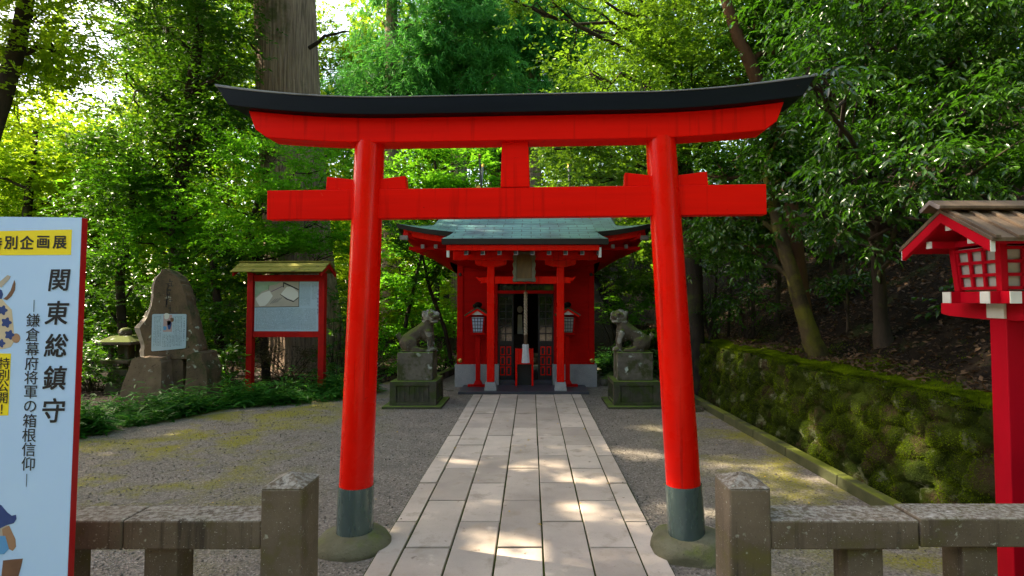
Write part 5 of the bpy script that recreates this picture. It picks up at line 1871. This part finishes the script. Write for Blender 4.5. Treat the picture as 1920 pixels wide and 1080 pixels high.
for lb, tr0, blobs, mat, dens in (
        ('glowing lime-yellow tree at the far left behind the sign', [(60, 690, 17), (50, 400, 17), (70, 220, 17)], ((60, 250, 17, 1.9), (-40, 330, 17, 1.8), (90, 380, 17.5, 1.7), (20, 470, 17, 1.7), (-60, 560, 17, 1.5), (60, 590, 17, 1.2)), 'lf_yellow', 2100),
        ('backlit yellow-green tree behind the dark understory, left of the monument', [(175, 690, 18.5), (180, 420, 18.5), (200, 280, 18.5)], ((160, 300, 18.5, 1.8), (230, 400, 18.5, 1.7), (140, 450, 18.5, 1.8), (210, 540, 19, 1.6), (130, 600, 18, 1.3), (250, 620, 18, 1.2)), 'lf_yellow', 1900),
        ('high green tree far behind the tall dark-leaved tree, reaching the top of the photo', [(340, 600, 21), (345, 300, 21), (350, 60, 21)], ((300, 80, 21, 2.0), (400, 60, 21, 2.2), (350, 180, 21, 2.1), (440, 180, 21, 1.9), (260, 220, 21, 1.8), (400, 290, 20.5, 1.8), (620, 240, 21, 1.4), (640, 40, 21, 1.5), (610, 110, 21, .8), (660, 130, 21.5, .9), (300, 320, 20.5, 1.5), (450, -40, 21, 2.0)), 'lf_far', 2200),
        ('bright green tree standing deep in the wood above the monument', [(330, 690, 19), (330, 450, 19), (320, 330, 19)], ((300, 380, 19, 1.7), (380, 450, 19, 1.7), (340, 560, 19, 1.8), (430, 580, 19, 1.5), (300, 640, 19, 1.2), (420, 340, 19, 1.4)), 'lf_far', 1900)):
    pp = [P(*q) for q in tr0]
    pp[0] = gz(pp[0])
    tree('broadleaf_tree', lb, 'tree', pp, [.16, .12, .06], bl(*blobs), M[mat], .13, .072, dens, 'maple', M['dark_bark'], limb_r=.05, sub=3)
for lb, tr0, blobs, mat in (
        ('slender dark tree above the stone lantern', [(232, 690, 12.5), (225, 520, 12.5), (250, 380, 12.5), (240, 300, 12.6)], ((200, 390, 12.4, .85), (270, 370, 12.6, .85), (215, 480, 12.3, .7), (170, 560, 12.2, .6), (250, 540, 12.5, .6), (185, 640, 12, .5)), 'lf_dark'),
        ('leafy green tree rising right behind the pointed monument', [(345, 690, 12.2), (340, 560, 12.2), (322, 430, 12.3), (335, 340, 12.3)], ((300, 420, 12.2, .8), (370, 400, 12.2, .8), (290, 340, 12.4, .8), (370, 520, 12, .6), (330, 470, 12.2, .6), (250, 450, 12, .6)), 'lf_maple'),
        ('bushy dark tree between the monument and the notice board', [(415, 700, 11.6), (410, 600, 11.6), (400, 500, 11.8), (395, 420, 11.8)], ((400, 480, 11.8, .75), (430, 570, 11.5, .65), (390, 600, 11.4, .6), (440, 510, 11.8, .6), (410, 660, 11.2, .45), (372, 560, 11.8, .5)), 'lf_dark')):
    pp = [P(*q) for q in tr0]
    pp[0] = gz(pp[0])
    tree('understory_tree', lb, 'tree', pp, [.10, .085, .065, .03], bl(*blobs), M[mat], .095, .045, 3900, 'broad', M['dark_bark'], limb_r=.03, sub=5)
tree('maple_tree', 'light green maple with layered sprays behind the left arm of the torii', 'tree',
     [gz(P(500, 690, 11.8)), P(490, 560, 11.8), P(470, 420, 11.7), P(500, 320, 11.6)], [.09, .075, .06, .03],
     bl((430, 285, 11.4, .75), (520, 300, 11.3, .8), (600, 320, 11.5, .7), (415, 370, 11.4, .65), (500, 400, 11.6, .7), (590, 420, 11.8, .8), (545, 360, 11.5, .6), (560, 470, 11.6, .45), (660, 350, 12, .7), (455, 455, 11.4, .55), (640, 450, 12, .6), (540, 455, 11.4, .55), (530, 380, 11.3, .55), (620, 480, 11.8, .4), (500, 470, 11.3, .4), (390, 440, 11.5, .5)),
     M['lf_maple'], .075, .036, 4700, 'maple', M['dark_bark'], limb_r=.025, sub=6)
tree('understory_tree', 'thin-stemmed backlit tree between the left torii pillar and the shrine', 'tree',
     [gz(P(748, 690, 14)), P(762, 600, 14), P(785, 500, 14.2), P(800, 440, 14.3)], [.06, .05, .04, .02],
     bl((770, 480, 14.2, .9), (830, 500, 14.6, .7), (760, 560, 14, .7), (800, 620, 14.4, .7), (740, 640, 13.8, .55), (840, 590, 15, .6), (730, 500, 14.2, .7)),
     M['lf_maple'], .095, .05, 2900, 'maple', M['dark_bark'], limb_r=.025, sub=4)
tree('understory_tree', 'dark slanting sapling crossing behind the left stone lion-dog', 'tree',
     [gz(P(850, 690, 13.2)), P(835, 620, 13.2), P(805, 540, 13.2), P(790, 470, 13.2)], [.05, .045, .04, .02],
     bl((780, 450, 13.3, .6), (815, 520, 13.2, .45), (740, 440, 13.4, .55), (845, 480, 13.4, .4)), M['lf_dark'], .095, .045, 3400, 'broad', M['dark_bark'], limb_r=.02)
tree('understory_tree', 'lime-green tree glowing low behind the left torii pillar', 'tree',
     [gz(P(670, 690, 17)), P(675, 560, 17), P(680, 440, 17)], [.08, .06, .03],
     bl((640, 520, 17, 1.3), (700, 470, 17, 1.2), (740, 560, 17.5, 1.2), (660, 620, 17, 1.1), (800, 540, 18, 1.4), (840, 620, 18, 1.2), (760, 640, 17.5, 1.0)), M['lf_yellow'], .12, .065, 1900, 'maple', M['dark_bark'])
tree('maple_tree', 'fresh green maple showing over the shrine roof left of the torii strut', 'tree',
     [gz(P(815, 640, 17)), P(820, 500, 17), P(825, 380, 17), P(815, 300, 17)], [.11, .09, .07, .03],
     bl((780, 310, 16.8, 1.2), (870, 315, 16.6, 1.0), (720, 320, 17, 1.0), (830, 370, 16.8, 1.1), (760, 400, 17, 1.0), (910, 355, 16.8, .8), (900, 290, 17, .6)),
     M['lf_maple'], .11, .055, 3000, 'maple', M['dark_bark'], limb_r=.04, sub=5)


# cedars behind the shrine
def cedar(label, px, Y, tops, seed):
    random.seed(seed)
    b0 = P(px, 560, Y)
    b0 = gz(b0)
    top = P(px, tops[0], Y)
    blobs = []
    for (dx, py, r) in tops[1]:
        c = P(px + dx, py, Y - random.uniform(-.4, .8))
        blobs.append((c, (r, r, r * .75)))
    tree('cedar_tree', label, 'tree', [b0, b0.lerp(top, .4), b0.lerp(top, .75), top], [.34, .28, .18, .06], blobs, M['lf_cedar'], .20, .028, 6200, 'cedar', M['bark'], limb_r=.05, sub=3, clumps=7, spread=.30)


cedar('feathery green cedar nearest the giant trunk, above the left half of the torii', 735, 19, (-220, ((-50, 150, 1.2), (30, 110, 1.4), (60, 180, 1.1), (-20, 40, 1.2), (20, -60, 1.5), (-60, 210, .9), (90, 40, 1.0), (-10, 190, .9))), 1)
cedar('bright feathery cedar in the middle, right above the shrine', 860, 20, (-200, ((-30, 90, 1.4), (50, 60, 1.4), (20, 140, 1.3), (-60, 20, 1.3), (70, 140, 1.1), (0, -40, 1.6), (90, 10, 1.2), (-60, 160, 1.0))), 2)
cedar('darker blue-green cedar behind the torii, right of the middle', 1000, 21, (-220, ((-50, 90, 1.5), (10, 50, 1.5), (40, 140, 1.4), (-20, 180, 1.2), (60, 60, 1.3), (0, -50, 1.7), (-60, 0, 1.3), (60, 210, 1.2), (0, 260, 1.1))), 3)
cedar('far shaded cedar seen between the middle cedars', 930, 26, (-140, ((-60, 120, 1.7), (30, 100, 1.8), (0, 190, 1.6), (60, 180, 1.5), (-20, 30, 1.8), (-80, 200, 1.5), (0, 260, 1.6), (90, 260, 1.5), (-100, 270, 1.5))), 4)
cedar('small distant cedar left of the middle cedars', 680, 25, (20, ((-40, 150, 1.0), (20, 180, 1.2), (0, 100, .9), (50, 230, 1.4), (-40, 230, 1.2), (0, 280, 1.6))), 5)

# right side canopy
tree('camellia_tree', 'dark-trunked evergreen with sunlit glossy leaves behind the right torii pillar', 'tree',
     [gz(P(1300, 640, 10)), P(1298, 520, 10), P(1292, 380, 9.9), P(1270, 200, 9.8), P(1240, 50, 9.7)], [.19, .16, .14, .11, .06],
     bl((1085, 50, 9.6, .95), (1180, 70, 9.5, 1.0), (1290, 50, 9.4, 1.0), (1110, 140, 9.3, .7), (1200, 170, 9.2, .75), (1300, 160, 9.1, .8), (1110, 250, 9.3, .6), (1080, 330, 9.5, .55), (1170, 320, 9.6, .65), (1250, 290, 9.4, .7), (1040, 280, 9.8, .4), (1330, 250, 9, .6), (965, 2, 8.6, .20), (1045, 12, 8.8, .24), (1010, -30, 8.8, .3), (1150, -80, 9.6, 1.3), (1330, -80, 9.4, 1.3)),
     M['lf_sunny'], .082, .040, 5600, 'broad', M['dark_bark'], limb_r=.05, sub=6)
tree('camellia_tree', 'red-barked leaning evergreen above the right end of the black torii cap', 'tree',
     [gz(P(1512, 600, 8.6)), P(1482, 380, 8.5), P(1428, 170, 8.3), P(1385, 70, 8.1), P(1340, -60, 8)], [.11, .105, .10, .085, .05],
     bl((1420, 60, 8.6, .8), (1500, 70, 8.4, .75), (1380, 150, 8.7, .6), (1480, -60, 8.3, 1.1), (1330, 330, 8.6, .55), (1420, 300, 8.4, .6), (1480, 220, 8.2, .6), (1540, 170, 8, .6), (1400, 420, 8.4, .5), (1340, 440, 8.9, .45)),
     M['lf_gloss'], .088, .042, 4900, 'broad', M['red_bark'], limb_r=.045, sub=6)
tree('leaning_tree', 'leaning mossy tree rooted on top of the mossy wall', 'tree',
     [gz(P(1535, 655, 7.0)) + Vector((0, 0, .0)), P(1512, 600, 7), P(1480, 500, 7), P(1458, 420, 7), P(1440, 330, 7), P(1450, 230, 6.9)], [.135, .095, .082, .075, .065, .035],
     bl((1470, 330, 6.9, .5), (1400, 360, 7.1, .4), (1520, 300, 6.8, .5), (1440, 420, 7.2, .32), (1350, 400, 7.4, .4), (1470, 250, 6.8, .5), (1390, 470, 7.6, .3)),
     M['lf_gloss'], .095, .042, 4300, 'hang', M['moss_bark'], kind='long', limb_r=.035, sub=5)
tree('glossy_tree', 'straight dark tree beside the big lantern, with large glossy leaves', 'tree',
     [gz(P(1660, 662, 6.6)), P(1652, 600, 6.6), P(1645, 480, 6.5), P(1640, 300, 6.4), P(1630, 100, 6.3), P(1610, -100, 6.2)], [.12, .075, .066, .06, .05, .025],
     bl((1560, 120, 6.2, .65), (1680, 90, 6.0, .7), (1800, 110, 5.6, .6), (1900, 80, 5.4, .6), (1600, 240, 5.7, .5), (1700, 220, 5.4, .5), (1810, 210, 5.1, .45), (1910, 210, 5.0, .45), (1860, 300, 4.8, .36), (1770, 320, 4.9, .34), (1680, 330, 5.2, .36), (1600, 330, 5.6, .4),
        (1508, 150, 3.72, .10), (1555, 165, 4.2, .2), (1540, 400, 6, .35), (1880, 370, 4.9, .24), (1650, 400, 5.6, .22), (1760, -60, 5.6, 1.0), (1900, -60, 5.2, .9), (1590, -40, 6, .9), (1640, 470, 5.6, .13)),
     M['lf_gloss'], .088, .033, 3700, 'hang', M['dark_bark'], kind='long', limb_r=.03, sub=6, spread=.30, clumps=11)
tree('evergreen_tree', 'shaded evergreen high on the slope behind the big lantern', 'tree',
     [gz(P(1780, 420, 10.5)), P(1785, 250, 10.5), P(1790, 50, 10.5), P(1790, -150, 10.5)], [.16, .13, .1, .05],
     bl((1720, 60, 10.5, 1.2), (1850, 60, 10.3, 1.2), (1780, 180, 10.3, 1.1), (1900, 190, 10, 1.1), (1700, 280, 10, .9), (1830, 310, 9.8, .9), (1920, 330, 9.6, .8), (1640, 180, 10.6, 1.0), (1780, -100, 10.4, 1.6), (1950, -60, 10, 1.5), (1760, 390, 9.8, .6), (1860, 410, 9.6, .6)),
     M['lf_dark'], .085, .038, 3900, 'broad', M['dark_bark'], limb_r=.05, sub=5, spread=.30)
tree('evergreen_tree', 'shaded evergreen on the slope between the leaning tree and the torii', 'tree',
     [gz(P(1545, 500, 12)), P(1540, 300, 12), P(1530, 100, 12), P(1520, -120, 12)], [.16, .13, .1, .05],
     bl((1450, 90, 12, 1.3), (1570, 60, 12, 1.3), (1500, 200, 11.8, 1.2), (1600, 230, 11.6, 1.2), (1420, 300, 11.8, 1.1), (1540, 340, 11.4, 1.0), (1340, 340, 12, 1.0), (1620, 370, 11.2, .8), (1450, 420, 11.6, .8), (1350, 440, 11.8, .7), (1500, -80, 12, 1.7), (1660, -60, 11.6, 1.5)),
     M['lf_dark'], .09, .04, 3900, 'broad', M['dark_bark'], limb_r=.05, sub=5, spread=.30)
tree('evergreen_tree', 'sunlit broad evergreen on the rise behind the right shrine eave', 'tree',
     [gz(P(1240, 600, 15)), P(1235, 480, 15), P(1220, 350, 15), P(1200, 200, 15)], [.16, .13, .1, .05],
     bl((1190, 440, 14, .9), (1140, 380, 14.6, 1.0), (1260, 400, 14.4, 1.1), (1210, 510, 13.8, .7), (1160, 520, 14, .6), (1250, 320, 14.8, 1.2), (1160, 300, 15.2, 1.2), (1280, 480, 14.2, .8), (1060, 340, 15.8, 1.1), (1090, 250, 16, 1.3), (1200, 180, 16, 1.6)),
     M['lf_sunny'], .105, .05, 3300, 'broad', M['dark_bark'], limb_r=.04, sub=5)

# thin saplings on the slope
SAP = [(1590, 640, 1580, 480, 7.6, 'thin sapling between the leaning tree and the straight dark tree', .022), (1560, 560, 1548, 330, 9.2, 'slim dark sapling left of the straight dark tree, farther up the slope', .035),
       (1365, 640, 1372, 420, 10.2, 'first slim stem right of the right torii pillar', .03), (1412, 625, 1405, 400, 10.0, 'slim upright stem midway between torii pillar and leaning tree', .035),
       (1335, 640, 1345, 400, 10.6, 'leafy slim stem just right of the dark trunk behind the pillar', .03), (1730, 560, 1718, 380, 9.0, 'bare thin stem behind the gable of the big lantern', .03),
       (1455, 610, 1460, 430, 9.6, 'dark slim stem left of the leaning mossy trunk', .04), (1855, 700, 1840, 560, 6.2, 'dark stem low behind the big lantern post', .045)]
for x0, y0, x1, y1, Y_, lb, r in SAP:
    a, b_ = gz(P(x0, y0, Y_)), P(x1, y1, Y_)
    tree('sapling', lb, 'sapling', [a, a.lerp(b_, .5) + Vector((.03, 0, 0)), b_], [r, r * .8, r * .5], [(b_ + Vector((random.uniform(-.15, .15), -.1, random.uniform(-.1, .25))), .40), (a.lerp(b_, .75) + Vector((.15, -.1, 0)), .22), (a.lerp(b_, .6) + Vector((-.18, -.05, 0)), .16)],
         M['lf_gloss'], .09, .04, 3600, 'hang', M['dark_bark'], kind='long', limb_r=.012, sub=3, group='saplings on the slope')
# brown dead fern hanging by the pillar
fern = thing('dead_frond_bunch', 'bunch of withered brown fronds hanging right of the torii pillar under the beam', 'fronds', P(1292, 395, 9.3))
n = 420
c0 = np.array(P(1292, 395, 9.3)[:])
D = rng.normal(size=(n, 3)) * np.array([.28, .28, .2]) + np.array([0, 0, -1])
V, F = leaf_geo(c0 + rng.normal(size=(n, 3)) * np.array([.07, .07, .10]) - np.array([0, 0, .0]) * 1, D, rng.normal(size=(n, 3)), rng.uniform(.12, .34, n), np.full(n, .018))
mesh_np('fronds', V, F, M['lf_brown'], fern)
mb = MB()
mb.tube([c0 + np.array([.02, .1, .75]), c0 + np.array([.0, .05, .3]), c0], .012, 6)
mb.build('stem', M['dark_bark'], fern)

# shrubs
def shrub(label, px, py, Y, blobs, mat, L, W, dens, style='broad', name='shrub', z=None):
    p = gz(P(px, py, Y)) if z is None else Vector((P(px, py, Y).x, Y, z))
    t_ = thing(name, label, 'shrub', p)
    V, F, cl = crown(blobs, L, W, dens, style, clumps=8)
    F_ = F
    V = V.copy()
    mb = MB()
    for c, cc in cl:
        for q in cc[:7]:
            mb.tube(wob(p + Vector((random.uniform(-.1, .1), random.uniform(-.1, .1), 0)), q, 4, .05), [.012, .010, .008, .006, .003], 5)
    mb.build('stems', M['dark_bark'], t_, smooth=True)
    mesh_np('foliage', V, F, mat, t_)


shrub('dry brownish shrub behind the legs of the notice board', 545, 715, 11.3, bl((530, 665, 11.3, .38), (575, 670, 11.4, .36), (500, 670, 11.2, .3), (550, 700, 11, .3)), M['lf_brown'], .05, .018, 5200)
shrub('dark leafy shrub against the giant trunk, right of the notice board', 635, 690, 11.4, bl((632, 660, 11.4, .34), (650, 610, 11.6, .3), (618, 690, 11.2, .25), (640, 560, 11.8, .3)), M['lf_dark'], .09, .04, 3200)
shrub('dark broad-leaved shrub right of the monument foot', 425, 715, 10.3, bl((425, 690, 10.2, .32), (445, 660, 10.4, .3), (400, 715, 10, .25)), M['lf_dark'], .13, .055, 2600)
shrub('green shrub filling the gap behind the left shrine corner', 830, 690, 13.5, bl((830, 650, 13.5, .55), (790, 670, 13.2, .4), (850, 600, 14, .5), (760, 690, 13, .35)), M['lf_maple'], .09, .045, 2900)
shrub('green ferny shrub on the bank right of the shrine', 1160, 640, 13.4, bl((1160, 600, 13.6, .55), (1210, 570, 13.8, .5), (1140, 560, 14, .4), (1230, 620, 13, .4)), M['lf_maple'], .10, .035, 2900, 'maple')
shrub('low dark shrub at the foot of the bank right of the shrine', 1190, 690, 12, bl((1140, 680, 12.4, .3), (1230, 680, 11.6, .35), (1195, 650, 12.4, .35)), M['lf_dark'], .09, .04, 2900)
shrub('dark shrub under the wood right of the giant cedar', 690, 715, 12.5, bl((690, 680, 12.6, .5), (650, 690, 12.2, .45), (725, 690, 13, .4), (640, 640, 13, .4)), M['lf_dark'], .09, .04, 3000)
shrub('leafy shrub at the left edge behind the sign', 170, 700, 10.6, bl((160, 660, 10.6, .5), (190, 700, 10.2, .35), (120, 640, 11, .6), (100, 700, 10.4, .5)), M['lf_dark'], .09, .04, 3200)

for lb, px, py, Y_, q in (('low glossy shrub on the slope right of the slim stems', 1400, 560, 9.6, ((1400, 540, 9.6, .34), (1430, 570, 9.3, .22), (1370, 575, 9.7, .24))),
                          ('low glossy shrub on the slope beside the dark trunk behind the pillar', 1335, 590, 10, ((1335, 560, 10, .34), (1350, 600, 9.8, .22), (1320, 500, 10, .3))),
                          ('low dark shrub on the slope between the leaning and the straight tree', 1585, 560, 9, ((1585, 535, 9, .36), (1560, 560, 8.8, .22), (1620, 560, 8.8, .2))),
                          ('low dark shrub on the slope under the big lantern gable', 1745, 590, 8, ((1740, 560, 8, .34), (1710, 590, 7.8, .2), (1780, 580, 7.8, .24))),
                          ('tiny leafy shrub high on the slope left of the big lantern roof', 1665, 470, 9.6, ((1665, 450, 9.6, .36), (1700, 470, 9.4, .22)))):
    shrub(lb, px, py, Y_, bl(*q), M['lf_gloss'], .085, .035, 3600, 'hang')

# bamboo grass along the left border
def sasa(n, f, name, hmin, hmax):
    C, D, N, L = [], [], [], []
    for i in range(n):
        x, y = f()
        q_ = vnoise(x, y, 0, 1.6) + .4 * vnoise(x, y, 5, 5)
        if q_ < -.12 and random.random() < .75: continue
        h = (hmin + (hmax - hmin) * random.random() ** 1.5) * (.75 + .9 * max(-.4, q_))
        lean = Vector((random.gauss(0, .16), random.gauss(-.08, .16), 1))
        for k in range(random.randint(6, 10)):
            q = (k + 1) / 9
            a = random.uniform(0, 6.283)
            C.append((x + lean.x * h * q, y + lean.y * h * q, h * q))
            D.append((math.cos(a), math.sin(a), random.uniform(-.25, .55)))
            N.append((random.gauss(0, .3), random.gauss(0, .3), 1))
            L.append(random.uniform(.09, .23))
    C, D, N, L = map(np.array, (C, D, N, L))
    V, F = leaf_geo(C, D, N, L, L * .17, 'long', .12)
    o = mesh_np(name, V, F, M['lf_sasa'], smooth=True)
    tag(o, kind='stuff')


EDGE = [(-6.6, 6.3), (-5.55, 6.95), (-5.15, 7.75), (-4.75, 8.85), (-3.78, 9.25), (-3.05, 9.75), (-2.75, 10.6)]


def edge_pt():
    i = random.choices(range(len(EDGE) - 1), weights=[(Vector(EDGE[k + 1]) - Vector(EDGE[k])).length for k in range(len(EDGE) - 1)])[0]
    a, b_ = Vector(EDGE[i]), Vector(EDGE[i + 1])
    p = a.lerp(b_, random.random())
    d = (b_ - a).normalized()
    q = p + Vector((-d.y, d.x)) * abs(random.gauss(.08, .45)) + Vector((random.gauss(0, .05), random.gauss(0, .05)))
    return q.x, q.y


sasa(2300, edge_pt, 'bamboo_grass', .14, .48)
sasa(420, lambda: (random.uniform(-1.2, 1.0) * .6 + P(1190, 600, 13).x, random.uniform(12.3, 14.4)), 'bank_undergrowth', .2, .5)

# leaf litter on the slope and a few yellow leaves below
n = 26000
y = rng.uniform(2.5, 16, n)
x = np.array([wall_x(q) + .42 for q in y]) + 7.5 * rng.random(n) ** 1.4
z = np.array([hill_z(a, b_) for a, b_ in zip(x, y)]) + .012
C = np.stack([x, y, z], 1)
D = rng.normal(size=(n, 3)) * np.array([1, 1, .35])
N = np.array([0, 0, 1.0]) + rng.normal(size=(n, 3)) * .45
s = rng.uniform(.03, .085, n)
V, F = leaf_geo(C, D, N, s, s * .5)
tag(mesh_np('leaf_litter', V, F, M['dead_leaf']), kind='stuff')
n = 5200
y = rng.uniform(11.5, 17, n)
x = rng.uniform(-9, -2.8, n)
C = np.stack([x, y, np.full(n, .03)], 1)
V, F = leaf_geo(C, rng.normal(size=(n, 3)) * np.array([1, 1, .3]), np.array([0, 0, 1.0]) + rng.normal(size=(n, 3)) * .45, rng.uniform(.04, .09, n), rng.uniform(.02, .045, n))
tag(mesh_np('wood_litter', V, F, M['dead_leaf']), kind='stuff')
n = 70
y = rng.uniform(3.0, 8, n)
x = rng.uniform(1.1, 2.7, n)
kp = rng.random(n) < .5
x[kp] = rng.uniform(-4.5, -1.2, kp.sum())
x[-14:] = rng.uniform(-.95, .8, 14)
C = np.stack([x, y, np.where((x > -1.02) & (x < .88), .032, .012)], 1)
V, F = leaf_geo(C, rng.normal(size=(n, 3)) * np.array([1, 1, .15]), np.array([0, 0, 1.0]) + rng.normal(size=(n, 3)) * .25, rng.uniform(.02, .045, n), rng.uniform(.012, .024, n))
tag(mesh_np('fallen_leaves', V, F, M['yellow_leaf']), kind='stuff')

# ferns low on the slope: a moss ledge on top of the wall
n = 150000
y = 1.5 + 11.5 * rng.random(n)
x = np.array([wall_x(q) + .14 for q in y]) + np.abs(rng.normal(0, .36, n))
z = np.array([hill_z(a, b_) for a, b_ in zip(x, y)])
cush = np.array([vnoise(a, b_, 0, 2.2) for a, b_ in zip(x, y)])
kp = cush + .35 * rng.random(n) - (x - np.array([wall_x(q) for q in y])) * .6 > -.55
C = np.stack([x, y, z - .004], 1)[kp]
V, F = tufts(C, np.tile(np.array([[0, 0, 1.0]]), (len(C), 1)), .014, .35, .2)
tag(mesh_np('ledge_moss', V, F, M['moss_tuft']), kind='stuff')

# the wood beyond, read as one mass
n = 270000
ang = rng.uniform(R(-62), R(52), n)
ang[:40000] = rng.uniform(R(-46), R(-8), 40000)
dist = rng.uniform(24, 38, n)
x, y = dist * np.sin(ang), dist * np.cos(ang)
hmax = np.where(ang < R(-41), 7.5, 17.0) + 2.2 * np.array([vnoise(a * 40, 0, 0, .11) for a in ang])
for a_, w_, h_ in ((-37.6, 2.2, 8), (-19.2, 1.6, 9)):
    hmax = np.where(np.abs(ang - R(a_)) < R(w_) * (.6 + .6 * rng.random(n)), h_, hmax)
z0 = np.array([max(0, hill_z(a, b_)) if b_ < 46 else 3 for a, b_ in zip(x, y)])
z = z0 + np.abs(hmax) * rng.random(n)
z[:40000] = z0[:40000] + 7 * rng.random(40000)
gate = np.array([vnoise(a, b_, c, .5) + .5 * vnoise(a, b_, c, 1.2) for a, b_, c in zip(x, y, z)])
kp = gate + .35 * rng.random(n) > -.14
C = np.stack([x, y, z], 1)[kp]
n = len(C)
V, F = leaf_geo(C, rng.normal(size=(n, 3)), np.array([0, 0, .8]) + rng.normal(size=(n, 3)) * .6, rng.uniform(.17, .40, n), rng.uniform(.09, .20, n))
tag(mesh_np('distant_wood', V, F, M['lf_far']), kind='stuff')

# unseen leaf mass added on the other sides to hold back the low sky
n = 90000
ang = rng.uniform(R(62), R(290), n)
dist = rng.uniform(13, 21, n)
x, y = dist * np.sin(ang), dist * np.cos(ang)
z0 = np.array([max(0, hill_z(a, b_)) for a, b_ in zip(x, y)])
z = z0 + np.where((ang > R(235)), 5.5, 11) * rng.random(n)
gate = np.array([vnoise(a, b_, c, .35) for a, b_, c in zip(x, y, z)])
kp = gate + .5 * rng.random(n) > .1
C = np.stack([x, y, z], 1)[kp]
n = len(C)
V, F = leaf_geo(C, rng.normal(size=(n, 3)), np.array([0, 0, .8]) + rng.normal(size=(n, 3)) * .6, rng.uniform(.35, .8, n), rng.uniform(.25, .5, n))
tag(mesh_np('unseen_shade_wood', V, F, M['lf_far']), kind='stuff')
